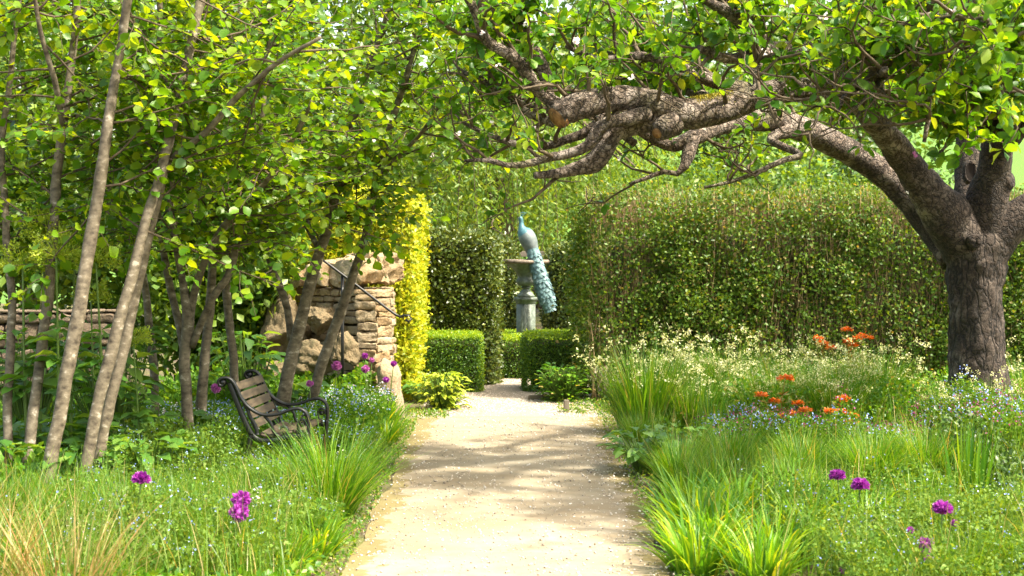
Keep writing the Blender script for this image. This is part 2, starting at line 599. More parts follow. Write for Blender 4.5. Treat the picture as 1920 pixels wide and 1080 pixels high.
M['sand'] = sand_mat()
M['soil'] = ground_mat('bed_soil', (.045, .03, .018), (.13, .095, .055), (.13, .14, .03))
M['gravel'] = solid('gravel', [(.3, (.17, .14, .105)), (.5, (.27, .23, .18)), (.7, (.38, .33, .28))], 55, .95, .9, .015, detail=4)
M['lawn'] = ground_mat('hill_grass', (.06, .15, .015), (.10, .21, .02), (.085, .17, .02), .2)


def pebble_mat():
    m, t, b = mat('pebble')
    g = t.nodes.new('ShaderNodeNewGeometry')
    t.links.new(ramp(t, g.outputs['Random Per Island'], [(0, (.20, .16, .12)), (.4, (.40, .34, .27)), (.8, (.54, .47, .39)), (1, (.68, .63, .56))]), b.inputs['Base Color'])
    b.inputs['Roughness'].default_value = .9
    return m


def stone_mat(name, stops, lich=(.36, .31, .23), amt=.5):
    m, t, b = mat(name)
    g = t.nodes.new('ShaderNodeNewGeometry')
    c = ramp(t, g.outputs['Random Per Island'], stops)
    n1, n2 = noise(t, 7, 6, .65, .5), noise(t, 38, 5, .7)
    c = mixc(t, ramp(t, n2, [(.3, (.75, .75, .75)), (.55, (0, 0, 0))]), c, (.17, .115, .06))
    c = mixc(t, ramp(t, n1, [(.5, (0, 0, 0)), (.68, (amt, amt, amt))]), c, lich)
    t.links.new(c, b.inputs['Base Color'])
    b.inputs['Roughness'].default_value = .92
    bump(t, b, mixc(t, .5, n1, n2), 1.0, .045)
    return m


M['pebble'] = pebble_mat()
M['limestone'] = stone_mat('honey_limestone', [(0, (.24, .155, .075)), (.3, (.40, .285, .15)), (.6, (.34, .26, .165)), (.85, (.50, .40, .26)), (1, (.33, .20, .085))])
M['rockstone'] = stone_mat('rockery_stone', [(0, (.11, .083, .042)), (1, (.18, .135, .072))], (.05, .05, .02), .8)
M['oldstone'] = stone_mat('pink_grey_stone', [(0, (.11, .078, .055)), (1, (.19, .14, .10))], (.07, .08, .04), .6)


def bronze_mat(name, stops):
    m, t, b = mat(name)
    n = noise(t, 22, 5, .65)
    t.links.new(ramp(t, n, stops), b.inputs['Base Color'])
    b.inputs['Roughness'].default_value = .55
    b.inputs['Metallic'].default_value = .15
    bump(t, b, n, .3, .006)
    return m


M['verdigris'] = bronze_mat('verdigris', [(.3, (.045, .095, .10)), (.5, (.11, .20, .21)), (.7, (.24, .34, .345))])
M['pale_bronze'] = bronze_mat('pale_bronze', [(.3, (.10, .125, .125)), (.7, (.19, .22, .215))])
M['blue_patina'] = bronze_mat('blue_patina', [(.3, (.03, .10, .12)), (.6, (.07, .18, .21)), (.8, (.16, .27, .28))])
M['urn'] = bronze_mat('dull_green_bronze', [(.3, (.09, .11, .085)), (.55, (.17, .20, .165)), (.75, (.27, .32, .28))])
M['urn_rim'] = bronze_mat('brown_bronze', [(.3, (.12, .09, .065)), (.7, (.25, .20, .15))])

# ------------------------------------------------------------------ ground, hill, path, gravel


def grid(x0, x1, y0, y1, nx, ny, zf):
    X, Y = np.meshgrid(np.linspace(x0, x1, nx + 1), np.linspace(y0, y1, ny + 1))
    p = np.stack([X.ravel(), Y.ravel(), np.zeros(X.size)], -1)
    p[:, 2] = zf(p)
    i = np.arange(ny)[:, None] * (nx + 1) + np.arange(nx)[None]
    return p, [np.stack([i, i + 1, i + nx + 2, i + nx + 1], -1).reshape(-1, 4)]


tag(mk('ground', Geo().add(*grid(-400, 400, -60, 700, 8, 8, lambda p: p[:, 0] * 0)), M['soil']), kind='structure')


def hillz(p):
    s = np.clip((p[:, 1] - 30) / 50, 0, 1)
    return -.3 + (s * s * (3 - 2 * s)) * (7.5 + .04 * np.clip(p[:, 0], -40, 80)) + .4 * fbm(p / 18, 2)


tag(mk('hill', Geo().add(*grid(-90, 120, 29, 120, 60, 40, hillz)), M['lawn'], smooth=True), kind='structure')


def path_geo(y0, y1, edges, ny, z, seed, nx=10):
    Y = np.linspace(y0, y1, ny)
    p = np.stack([Y, Y * 0, Y * 0], -1)
    l = np.interp(Y, *edges[0]) + .05 * fbm(p * 1.6 + seed, 3)
    r = np.interp(Y, *edges[1]) + .05 * fbm(p * 1.6 + seed + 50, 3)
    s = np.linspace(0, 1, nx + 1)
    X = l[:, None] + (r - l)[:, None] * s[None]
    V = np.stack([X, np.repeat(Y[:, None], nx + 1, 1), X * 0], -1).reshape(-1, 3)
    V[:, 2] = z + .012 * np.sin(np.tile(s, ny) * math.pi) + .004 * fbm(V * 2.5, 2)
    i = np.arange(ny - 1)[:, None] * (nx + 1) + np.arange(nx)[None]
    return V, [np.stack([i, i + 1, i + nx + 2, i + nx + 1], -1).reshape(-1, 4)]


tag(mk('path', Geo().add(*path_geo(-3, 14.75, (([-3, 8, 10.4, 14.75], [-.86, -.85, -.86, -.93]), ([-3, 8, 10.4, 14.75], [.82, .82, .87, .93])), 160, .010, 3)), M['sand'], smooth=True), kind='structure')
g = Geo().add(*path_geo(14.6, 21.5, (([14.6, 16.5, 17.3, 21.5], [-1.0, -.85, -.9, -1.2]), ([14.6, 15.6, 17, 21.5], [.95, .8, .9, 1.2])), 60, .004, 8))
tag(mk('gravel_path', g, M['gravel'], smooth=True), kind='structure')
rng = np.random.default_rng(5)
n = 9000
p = np.stack([rng.uniform(-.85, .8, n), 14.65 + 4.0 * rng.uniform(0, 1, n) ** .8, np.full(n, .012)], -1)
o3 = np.array([(1, 0, 0), (0, 1, 0), (-1, 0, 0), (0, -1, 0), (0, 0, .7), (0, 0, -.7)], float)
of = np.array([(0, 1, 4), (1, 2, 4), (2, 3, 4), (3, 0, 4), (1, 0, 5), (2, 1, 5), (3, 2, 5), (0, 3, 5)])
tag(mk('pebbles', Geo().add(*leafs(p, unit(rng, n), unit(rng, n), rng.uniform(.005, .013, n), (o3, [of]))), M['pebble']), 'small pale pebbles strewn over the far gravel path', 'pebbles', kind='stuff')
n = 4500
p = np.stack([rng.uniform(-.9, .9, n), rng.uniform(6.5, 14.7, n), np.full(n, .022)], -1)
p[:, 2] = .012 + .012 * np.cos(p[:, 0] * 1.7)
tag(mk('path_grit', Geo().add(*leafs(p, unit(rng, n), unit(rng, n), rng.uniform(.003, .013, n) * rng.uniform(.3, 1, n), (o3, [of]))), M['pebble']), 'loose grit and small stones lying on the sandy path', 'grit', kind='stuff')
n = 1000
x = np.where(rng.uniform(size=n) < .6, .93 - np.abs(rng.normal(0, .22, n)), rng.uniform(-.85, .95, n))
p = np.stack([x, rng.uniform(7, 15, n), np.full(n, .03)], -1)
p[:, 2] = np.where(np.abs(p[:, 0]) < .8, .027, .02)
tag(mk('fallen_petals', Geo().add(*leafs(p, nrm(unit(rng, n) * (1, 1, .15)), np.array([0, 0, 1.0]) + .25 * unit(rng, n), rng.uniform(.008, .02, n), ROUND)), M['petal']), 'fallen apple petals scattered over the sandy path', 'petals', kind='stuff')
n = 500
p = np.stack([rng.uniform(-.95, 1.0, n), rng.uniform(7, 16.5, n), np.full(n, .028)], -1)
tag(mk('leaf_litter', Geo().add(*leafs(p, nrm(unit(rng, n) * (1, 1, .2)), np.array([0, 0, 1.0]) + .4 * unit(rng, n), rng.uniform(.008, .022, n), SMALL)), M['twig']), 'brown dead leaves and bits littering the path', 'leaf litter', kind='stuff')


# ------------------------------------------------------------------ hedges
def hedge(name, label, x0, x1, y0, y1, z1, size, dens, mt, seed, faces='flrt', bulge=.03, core=M['core'], tip=None, twigs=0, rot=0, group=None, rnd=.08, T=SMALL, rough=.03, spill=.03, thin=None, inset=.05):
    """clipped hedge: an opaque twiggy heart with a coat of single leaves on every face in view"""
    rng = np.random.default_rng(seed)
    cx, cy = (x0 + x1) / 2, (y0 + y1) / 2
    hx, hy = (x1 - x0) / 2, (y1 - y0) / 2
    root = thing(name, label, 'hedge', (cx, cy, 0), rot, group)
    k = 14
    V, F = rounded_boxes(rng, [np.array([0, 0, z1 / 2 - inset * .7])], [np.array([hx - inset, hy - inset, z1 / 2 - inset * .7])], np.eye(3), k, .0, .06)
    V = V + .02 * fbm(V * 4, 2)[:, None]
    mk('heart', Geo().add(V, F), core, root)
    pos, nor = [], []
    A = {'f': 2 * hx * z1, 'b': 2 * hx * z1, 'l': 2 * hy * z1, 'r': 2 * hy * z1, 't': 4 * hx * hy}
    for f in faces:
        n = int(A[f] * dens)
        u, v = rng.uniform(-1, 1, n), rng.uniform(-1, 1, n)
        h = (v + 1) / 2 * z1
        q = {'f': (u * hx, u * 0 - hy, h), 'b': (u * hx, u * 0 + hy, h), 'l': (u * 0 - hx, u * hy, h), 'r': (u * 0 + hx, u * hy, h), 't': (u * hx, v * hy, u * 0 + z1)}[f]
        nn = {'f': (0, -1, 0), 'b': (0, 1, 0), 'l': (-1, 0, 0), 'r': (1, 0, 0), 't': (0, 0, 1)}[f]
        pos.append(np.stack(q, -1))
        nor.append(np.tile(np.array(nn, float), (n, 1)))
    pos, nor = np.vstack(pos), np.vstack(nor)
    # round the corners
    c = np.array([hx - rnd, hy - rnd, z1 - rnd])
    inner = np.stack([np.clip(pos[:, 0], -c[0], c[0]), np.clip(pos[:, 1], -c[1], c[1]), np.minimum(pos[:, 2], c[2])], -1)
    dv = pos - inner
    ln = np.linalg.norm(dv, axis=1, keepdims=True)
    nn = np.where(ln > 1e-6, dv / np.maximum(ln, 1e-6), nor)
    pos = inner + nn * np.minimum(ln, rnd)
    pos = pos + nn * (bulge * fbm(pos * 3.1 + seed, 3)[:, None] + rng.normal(0, rough, (len(pos), 1)) + spill * (rng.uniform(size=(len(pos), 1)) ** 6) * 2)
    if thin is not None:
        kp = rng.uniform(size=len(pos)) < thin(pos)
        pos, nn = pos[kp], nn[kp]
    pos[:, 2] = np.maximum(pos[:, 2], .01)
    m = len(pos)
    d = nrm(nn * .5 + unit(rng, m) + np.array([0, 0, .25]))
    no = nrm(nn * .9 + .75 * unit(rng, m) + np.array([0, 0, .3]))
    sz = size * rng.uniform(.6, 1.25, m)
    G = Geo()
    if tip is not None:
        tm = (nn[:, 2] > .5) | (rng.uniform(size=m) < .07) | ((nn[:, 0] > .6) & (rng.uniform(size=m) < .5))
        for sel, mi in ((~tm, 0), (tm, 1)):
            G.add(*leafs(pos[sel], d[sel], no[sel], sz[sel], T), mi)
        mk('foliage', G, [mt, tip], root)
    else:
        mk('foliage', G.add(*leafs(pos, d, no, sz, T)), mt, root)
    if twigs:
        G = Geo()
        n = twigs
        b = np.stack([rng.uniform(-hx, hx, n), -hy + rng.uniform(-.02, .10, n), rng.uniform(.05, z1 - .15, n)], -1)
        top = rng.uniform(size=n) < .4
        b[top, 2] = z1 - rng.uniform(.1, .3, top.sum())
        b[top, 1] = rng.uniform(-hy, hy * .6, top.sum())
        e = rng.uniform(size=n) < .002
        b[e, 0] = -hx + rng.uniform(-.02, .1, e.sum())
        V, F, _ = blades(rng, b, rng.uniform(0, 6.28, n), rng.uniform(.15, .38, n), rng.uniform(-.3, .4, n), rng.normal(0, .35, n), .006, 3, 3, 6)
        mk('twigs', G.add(V, F), M['beech_twig'], root)
    return root


# the big clipped beech hedge: its foliage thins to bare brown twigs along the top and at the end by the path
def thin_beech(p):
    z = p[:, 2]
    a = 1 - .45 * np.clip((z - 1.7) / .33, 0, 1)
    patch = np.clip(.5 + 1.3 * fbm(p * 1.7 + 4, 2), .35, 1)
    end = np.where(p[:, 0] < -3.3, .35 + .65 * np.clip((z - .7) / .6, 0, 1), 1)
    return a * patch * end


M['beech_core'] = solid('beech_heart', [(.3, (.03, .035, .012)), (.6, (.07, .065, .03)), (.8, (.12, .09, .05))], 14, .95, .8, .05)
hb = hedge('beech_hedge', 'tall wide clipped hedge with brown twigs showing, behind the apple tree trunk', .78, 8.5, 16.2, 17.4, 2.03, .042, 8200, M['beech_leaf'], 11, 'flt', .08, twigs=11000, rough=.06, spill=.06, T=SMALL, thin=thin_beech, core=M['beech_core'], inset=.24)
G = Geo()
rng = np.random.default_rng(12)
for i in range(26):
    x, y = -3.86 + rng.uniform(-.04, .9), rng.uniform(-.62, .5)
    if rng.uniform() < .5:
        y = -.62 + rng.uniform(-.03, .06)
        x = -3.86 + rng.uniform(0, .9)
    pts = catmull([(x, y, 0), (x + rng.normal(0, .04), y + rng.normal(0, .03), .5), (x + rng.normal(0, .07), y + rng.normal(0, .04), rng.uniform(.5, .95))], .12)
    G.add(*tube(pts, np.linspace(rng.uniform(.008, .018), .004, len(pts)), 6))
mk('bare_stem', G, M['beech_twig'], hb, True)['kind'] = 'stuff'

hedge('golden_hedge', 'tall bright yellow hedge behind the dry stone pier', -2.8, -1.02, 16.3, 17.9, 2.12, .05, 4200, M['gold_leaf'], 21, 'frt', .04, rough=.02, spill=.04, rnd=.16, core=M['gold_core'])
hedge('laurel_hedge', 'tall dark glossy hedge rising straight behind the low box block beside the golden hedge', -1.25, -.22, 17.85, 19.6, 1.66, .05, 4200, M['laurel_leaf'], 31, 'frt', .04, rough=.03, rnd=.14)
hedge('laurel_hedge', 'narrow dark hedge set back between the tall glossy hedge and the urn', -.6, 0.0, 21.3, 22.6, 1.62, .05, 3600, M['laurel_leaf'], 32, 'frt', .04, rnd=.16)
hedge('laurel_hedge', 'dark hedge partly hidden behind the beech hedge, beyond the peacock tail', .50, 2.2, 20.8, 22, 1.52, .05, 3600, M['laurel_leaf'], 33, 'flt', .05, rnd=.2)
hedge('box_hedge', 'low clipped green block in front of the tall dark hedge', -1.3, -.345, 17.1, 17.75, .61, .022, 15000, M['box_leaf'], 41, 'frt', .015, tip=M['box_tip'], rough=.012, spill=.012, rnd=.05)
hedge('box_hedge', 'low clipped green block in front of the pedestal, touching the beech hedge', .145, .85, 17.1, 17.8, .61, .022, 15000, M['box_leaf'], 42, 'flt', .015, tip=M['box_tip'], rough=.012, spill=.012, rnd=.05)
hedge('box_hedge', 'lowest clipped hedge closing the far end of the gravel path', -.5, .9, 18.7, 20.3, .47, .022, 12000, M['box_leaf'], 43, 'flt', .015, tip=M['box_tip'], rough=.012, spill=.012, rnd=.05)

# ------------------------------------------------------------------ apple tree


def wander(rng, p0, d0, L, n, wig, up=0.0):
    pts = [np.array(p0, float)]
    d = nrm(np.array(d0, float))
    for i in range(n):
        d = nrm(d + rng.normal(0, wig, 3) + np.array([0, 0, up]))
        pts.append(pts[-1] + d * L / n)
    return np.array(pts)


def limb(L, step=.05, dl=0):
    """rows (px, py, radius px, distance) -> points, radii"""
    a = np.array([np.append(P(x, y, d), r / FPX * d) for x, y, r, d in L])
    c = catmull(a, step)
    return c[:, :3], np.maximum(c[:, 3], .004)


def apple_tree():
    rng = np.random.default_rng(77)
    base = P(1838, 818, 13.5)
    root = thing('apple_tree', 'old gnarled apple tree with a thick leaning limb over the path', 'tree', (base[0], base[1], 0))
    inv = -np.array([base[0], base[1], 0])
    tr = [(1842, 830, 84, 13.5), (1838, 790, 68, 13.5), (1835, 730, 57, 13.5), (1832, 640, 51, 13.5), (1829, 550, 51, 13.5), (1827, 490, 56, 13.5), (1827, 455, 60, 13.5), (1828, 425, 45, 13.5)]
    pts, r = limb(tr, .035)
    V, F = tube(pts, r, 56, True, .10, 9)
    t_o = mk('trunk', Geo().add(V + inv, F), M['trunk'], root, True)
    # knot on the trunk below the fork
    kp = P(1830, 452, 13.14)
    V, F = tube([kp + (0, .10, 0), kp + (0, .03, 0), kp, kp + (0, .012, 0), kp + (0, .03, 0)], [.07, .06, .042, .022, .006], 14, True, .15, 12)
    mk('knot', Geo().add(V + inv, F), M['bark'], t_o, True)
    limbs = {
        'A': [(1815, 465, 50, 13.5), (1775, 405, 46, 13.35), (1730, 345, 41, 13.2), (1690, 292, 35, 13), (1655, 245, 30, 12.7), (1610, 190, 27, 12.2), (1570, 130, 22, 11.6), (1540, 60, 18, 11), (1500, -20, 14, 10.5)],
        'B': [(1800, 480, 40, 13.65), (1745, 412, 36, 13.8), (1680, 345, 32, 13.8), (1620, 300, 30, 13.7), (1560, 268, 29, 13.5), (1500, 240, 29, 13.2), (1450, 226, 26, 13), (1400, 228, 22, 12.7), (1345, 240, 18, 12.4), (1300, 258, 18, 12.1), (1262, 272, 15, 12), (1225, 262, 11, 11.9), (1195, 245, 8, 11.8)],
        'C': [(1838, 460, 45, 13.5), (1850, 385, 40, 13.4), (1866, 310, 38, 13.3), (1868, 265, 34, 13.2), (1845, 215, 28, 13), (1780, 195, 25, 12.8), (1690, 185, 24, 12.5), (1590, 170, 25, 12.1), (1490, 168, 27, 11.7), (1420, 180, 29, 11.5), (1350, 205, 33, 11.3), (1285, 214, 35, 11.2), (1225, 196, 32, 11.1), (1160, 186, 30, 11), (1100, 194, 32, 10.9), (1066, 206, 31, 10.85), (1044, 222, 27, 10.8)],
        'D': [(1818, 450, 30, 13.9), (1815, 380, 27, 14.1), (1814, 300, 25, 14.2), (1812, 230, 22, 14.2), (1790, 150, 18, 14), (1760, 60, 14, 13.8), (1740, -30, 10, 13.6)],
        'E': [(1850, 470, 44, 13.5), (1890, 425, 38, 13.45), (1950, 385, 36, 13.4), (2040, 350, 30, 13.3)],
        'F': [(1868, 270, 32, 13.2), (1905, 232, 32, 12.9), (1960, 205, 28, 12.6), (2040, 190, 24, 12.4)],
        'G': [(1850, 222, 26, 13), (1790, 150, 24, 12.5), (1700, 125, 26, 12), (1610, 115, 27, 11.5), (1520, 98, 25, 11), (1440, 92, 20, 10.6), (1370, 110, 14, 10.3), (1310, 90, 9, 10)],
        'H': [(1245, 222, 24, 11.15), (1190, 232, 22, 11.1), (1150, 248, 21, 11.05), (1130, 285, 21, 11), (1112, 308, 20, 11), (1080, 316, 14, 10.95), (1045, 325, 10, 10.9), (1003, 329, 7, 10.8)],
        'I': [(1215, 216, 16, 11.0), (1160, 224, 13, 10.85), (1122, 240, 12, 10.8), (1106, 272, 11, 10.8), (1070, 288, 10, 10.8), (1032, 293, 9, 10.8), (1000, 306, 8, 10.8), (955, 312, 6, 10.8), (915, 300, 5, 10.8), (872, 303, 3, 10.8)],
        'J': [(1140, 220, 14, 11.15), (1105, 246, 11, 11.2), (1060, 262, 9, 11.2), (1022, 276, 8, 11.2), (975, 270, 7, 11.2), (930, 255, 6, 11.2), (890, 240, 4, 11.2), (850, 215, 3, 11.2)],
        'K': [(1058, 205, 16, 10.9), (1020, 180, 13, 10.9), (990, 140, 13, 10.8), (955, 100, 12, 10.7), (912, 70, 11, 10.6), (897, 30, 9, 10.5), (868, -20, 8, 10.4)],
        'L': [(1038, 190, 10, 11.2), (1020, 142, 13, 11.2), (1003, 95, 15, 11.2), (975, 40, 16, 11.2), (938, -20, 17, 11.2)],
        'M': [(1298, 258, 15, 12.05), (1290, 292, 13, 11.95), (1283, 312, 10, 11.9), (1270, 326, 6, 11.9), (1245, 322, 5, 11.9), (1212, 334, 4, 11.9), (1180, 345, 3, 11.9)],
        'N': [(1480, 245, 14, 13), (1445, 262, 8, 12.8), (1500, 290, 7, 12.6), (1470, 300, 6, 12.5), (1430, 318, 5, 12.4), (1380, 338, 4, 12.4), (1320, 352, 3, 12.4)],
        'O': [(1190, 268, 8, 11.9), (1150, 240, 7, 12.0), (1090, 215, 6, 12.1), (1010, 205, 6, 12.2), (930, 175, 5, 12.3), (860, 140, 4, 12.3)],
        'Q': [(1400, 170, 16, 11.5), (1330, 150, 12, 11.3), (1260, 120, 10, 11.2), (1200, 105, 9, 11.2), (1120, 110, 7, 11.2), (1060, 85, 5, 11.2)],
        'R': [(1440, 92, 14, 10.6), (1390, 40, 13, 10.3), (1330, 0, 10, 10), (1290, -40, 8, 9.8)],
        'S': [(1330, 190, 12, 11.3), (1290, 165, 11, 11.6), (1240, 135, 11, 11.8), (1190, 70, 9, 12), (1150, 10, 7, 12.1)],
        'T': [(1040, 232, 9, 11.3), (985, 205, 8, 11.4), (940, 178, 7, 11.4), (905, 150, 5, 11.4), (865, 138, 4, 11.4)],
        'U': [(1600, 110, 18, 11.4), (1640, 60, 16, 10.4), (1690, 40, 13, 9.4), (1760, 30, 10, 8.6), (1850, 40, 7, 8.1)],
        'W': [(1610, 190, 18, 12.2), (1640, 170, 15, 10.8), (1650, 140, 12, 9.6), (1660, 130, 8, 8.8)],
        'Y': [(1695, 45, 9, 9.5), (1722, 120, 8, 9.2), (1740, 200, 6, 9.1), (1735, 265, 4, 9.1)],
        'Z': [(1652, 140, 9, 9.6), (1592, 172, 7, 9.3), (1555, 225, 4, 9.2)],
        'AA': [(1852, 135, 9, 10.4), (1822, 190, 7, 9.8), (1800, 245, 5, 9.6), (1762, 290, 3, 9.5)],
        'AB': [(1850, 40, 7, 8.2), (1882, 120, 6, 8.4), (1890, 195, 4, 8.6)],
        'AC': [(1440, 95, 9, 10.6), (1420, 130, 7, 10), (1408, 170, 4, 9.7)],
        'X': [(1900, 232, 20, 12.9), (1870, 180, 15, 11.6), (1850, 130, 12, 10.4), (1880, 80, 8, 9.4)],
    }
    samples = []
    dark = {'A', 'D', 'E', 'B'}
    thin = {'A': .80, 'B': .84, 'C': .82, 'D': .95, 'G': .7, 'U': .75, 'W': .7, 'X': .75, 'F': .85}
    for k, L in limbs.items():
        L = [(x, y, q * (thin.get(k, .92)), dd) if n_ > 1 else (x, y, q, dd) for n_, (x, y, q, dd) in enumerate(L)]
        pts, r = limb(L, .04 if L[0][2] > 20 else .06)
        big = r.max() > .06
        if not big:
            pts = pts + .018 * np.stack([fbm(pts * 5 + 9 * a, 2) for a in range(3)], -1)
        V, F = tube(pts, r, 24 if big else 10, True, .09 if big else .13, 8 if big else 14)
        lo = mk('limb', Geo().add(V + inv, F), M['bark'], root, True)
        if k == 'C':
            # sawn end, lichen-yellow moss and a sawn stub under the limb
            e = pts[-1]
            dv = nrm(pts[-1] - pts[-3])
            side = nrm(np.cross(dv, (0, 0, 1.0)))
            V, F = tube([e - dv * .03, e + dv * .008 + side * .001, e + dv * .012], [.078, .072, .004], 18, True, .14, 14)
            mk('sawn_end', Geo().add(V + inv, F), M['cutwood'], lo)
            s0 = P(1262, 232, 11.1)
            s1 = P(1232, 250, 11.0)
            V, F = tube([s0, (s0 + s1) / 2, s1], [.10, .085, .07], 16, True, .15, 8)
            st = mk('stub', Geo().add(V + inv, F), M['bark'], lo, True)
            V, F = tube([s1 + (s1 - s0) * -.05, s1 + (s1 - s0) * .06, s1 + (s1 - s0) * .07], [.042, .036, .003], 14, True, .12, 16)
            mk('sawn_face', Geo().add(V + inv, F), M['cutwood'], st)
            i0, i1 = [int(np.argmin(abs(pts[:, 0] - P(q, 200, 11.3)[0]))) for q in (1365, 1292)]
            i0, i1 = min(i0, i1), max(i0, i1)
            n = 1800
            ii = rng.integers(i0, i1, n)
            th = rng.normal(0, .5, n)
            q = pts[ii] + np.stack([rng.normal(0, .015, n), np.sin(th) * r[ii], np.cos(th) * r[ii] * 1.04], -1)
            mk('moss_patch', Geo().add(*leafs(q + inv, nrm(unit(rng, n) + (0, 0, 1.2)), unit(rng, n), rng.uniform(.012, .028, n), NARROW)), M['moss'], lo)
        if k == 'D':
            h = P(1818, 322, 13.86)
            a = np.linspace(0, 2 * math.pi, 15)[:-1]
            ring = np.stack([.045 * np.cos(a), a * 0, .085 * np.sin(a)], -1)
            V = np.vstack([h + ring * 1.25 + (0, .05, 0), h + ring * 1.1 + (0, -.03, 0), h + ring * .85 + (0, -.02, 0), h + ring * .8 + (0, .10, 0)])
            V = V + .006 * fbm(V * 20, 2)[:, None]
            j, j2 = np.arange(14), (np.arange(14) + 1) % 14
            F = np.vstack([np.stack([b * 14 + j, b * 14 + j2, b * 14 + 14 + j2, b * 14 + 14 + j], -1) for b in range(2)])
            mk('hollow_rim', Geo().add(V[:42] + inv, [F]), M['bark'], lo, True)
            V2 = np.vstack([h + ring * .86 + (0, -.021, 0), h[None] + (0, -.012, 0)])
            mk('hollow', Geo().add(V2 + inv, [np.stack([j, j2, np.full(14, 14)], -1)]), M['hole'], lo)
        if k == 'C':
            kb = P(1897, 335, 13.25)
            V, F = tube([P(1868, 345, 13.35), P(1888, 338, 13.28), kb, kb + (.005, -.003, 0)], [.13, .085, .062, .004], 16, True, .12, 8)
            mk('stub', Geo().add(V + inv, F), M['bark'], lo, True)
        sel = np.arange(0, len(pts), 1)
        samples.append((k, pts[sel], r[sel]))
    # side branches and twigs
    G = Geo()
    tips = []
    for k, pts, r in samples:
        if k in ('E',):
            continue
        n = {'H': 4, 'I': 6, 'J': 7, 'M': 3, 'N': 5, 'C': 24, 'A': 18, 'B': 16, 'G': 28, 'F': 14, 'D': 8, 'U': 24, 'W': 24, 'X': 22}.get(k, 14)
        lo = {'A': .45, 'B': .45, 'C': .22, 'D': .35}.get(k, .12)
        for i in range(n):
            q = int((lo + (1 - lo) * rng.uniform()) * (len(pts) - 1))
            t = nrm(pts[min(q + 1, len(pts) - 1)] - pts[max(q - 1, 0)])
            d = nrm(unit(rng, 1)[0] * (1, .9, .7) + .5 * t + np.array([-.15, -.2, .5]))
            L = rng.uniform(.3, .8)
            b = wander(rng, pts[q], d, L, 7, .28, .05)
            r0 = min(r[q] * .5, .016) + .003
            G.add(*tube(b, np.linspace(r0, .004, len(b)), 6))
            tips.append((b[2:], 1))
            for j in range(rng.integers(3, 6)):
                s = b[rng.integers(2, 8)]
                c = wander(rng, s, nrm(unit(rng, 1)[0] + nrm(b[-1] - b[0]) * .5 + (0, 0, .3)), rng.uniform(.12, .35), 4, .3, .04)
                G.add(*tube(c, np.linspace(.006, .0025, len(c)), 4))
                tips.append((c[1:], 1))
    mk('twigs', Geo().add(np.concatenate(G.V) + inv, [f for f, m in G.F]), M['twig'], root, True)
    # rosettes of leaves on spurs
    c = np.vstack([t for t, k in tips])
    keep = rng.uniform(size=len(c)) < np.where(c[:, 0] < 1.6, .55, .85)
    c = c[keep]
    c = c[c[:, 2] < 1.75 + .155 * c[:, 1] - .05]
    c = c[~((c[:, 0] < .3) & (c[:, 2] < 2.85) & (rng.uniform(size=len(c)) < .6))]
    c = c[~((c[:, 0] > .3) & (c[:, 0] < 2.4) & (rng.uniform(size=len(c)) < .36))]
    bare = (c[:, 0] > .2) & (c[:, 0] < 2.3) & (c[:, 2] < 2.72) & (rng.uniform(size=len(c)) < .88)
    c = c[~bare]
    m = 5
    cc = np.repeat(c, m, 0)
    d = nrm(unit(rng, len(cc)) + np.array([0, 0, .15]))
    no = nrm(np.array([0, 0, .8]) + .8 * unit(rng, len(cc)))
    V, F = leafs(cc + d * .012, d, no, rng.uniform(.05, .098, len(cc)), APPLE)
    mk('crown', Geo().add(V + inv, F), M['apple_leaf'], root, True)
    # blossoms, most of them singles or small clusters
    bl = [(1083, 78, 10.3, .035), (988, 42, 10.6, .03), (1035, 65, 10.5, .02), (1400, 62, 9.9, .032), (1432, 100, 10.2, .024), (1185, 145, 10.6, .022), (1160, 297, 10.7, .017), (905, 62, 10.3, .022), (858, 250, 10.5, .02), (812, 293, 10.6, .02), (878, 55, 10.6, .02), (700, 265, 10.9, .018), (1545, 25, 9.6, .034), (1715, 290, 12.3, .022), (1700, 360, 12.4, .018), (1000, 240, 10.7, .018), (935, 120, 10.4, .018), (925, 230, 10.8, .02), (1790, 22, 8.6, .03), (1600, 250, 12, .02)]
    for i, (x, y, dd, s) in enumerate(bl):
        n = 5 + 5 * (s > .02)
        c = P(x, y, dd)
        q = np.tile(c, (n, 1)) + rng.normal(0, s * .3, (n, 3))
        fd = nrm(np.array([0, -.7, .4]))
        d = nrm(unit(rng, n) - fd * .1)
        V, F = leafs(q + inv, d, fd + .5 * unit(rng, n), np.full(n, s), ROUND)
        mk('blossom', Geo().add(V, F), M['white'] if i != 13 else M['pink'], root)
    return root


apple_tree()

# ------------------------------------------------------------------ hazels: many-stemmed trees along the left bed


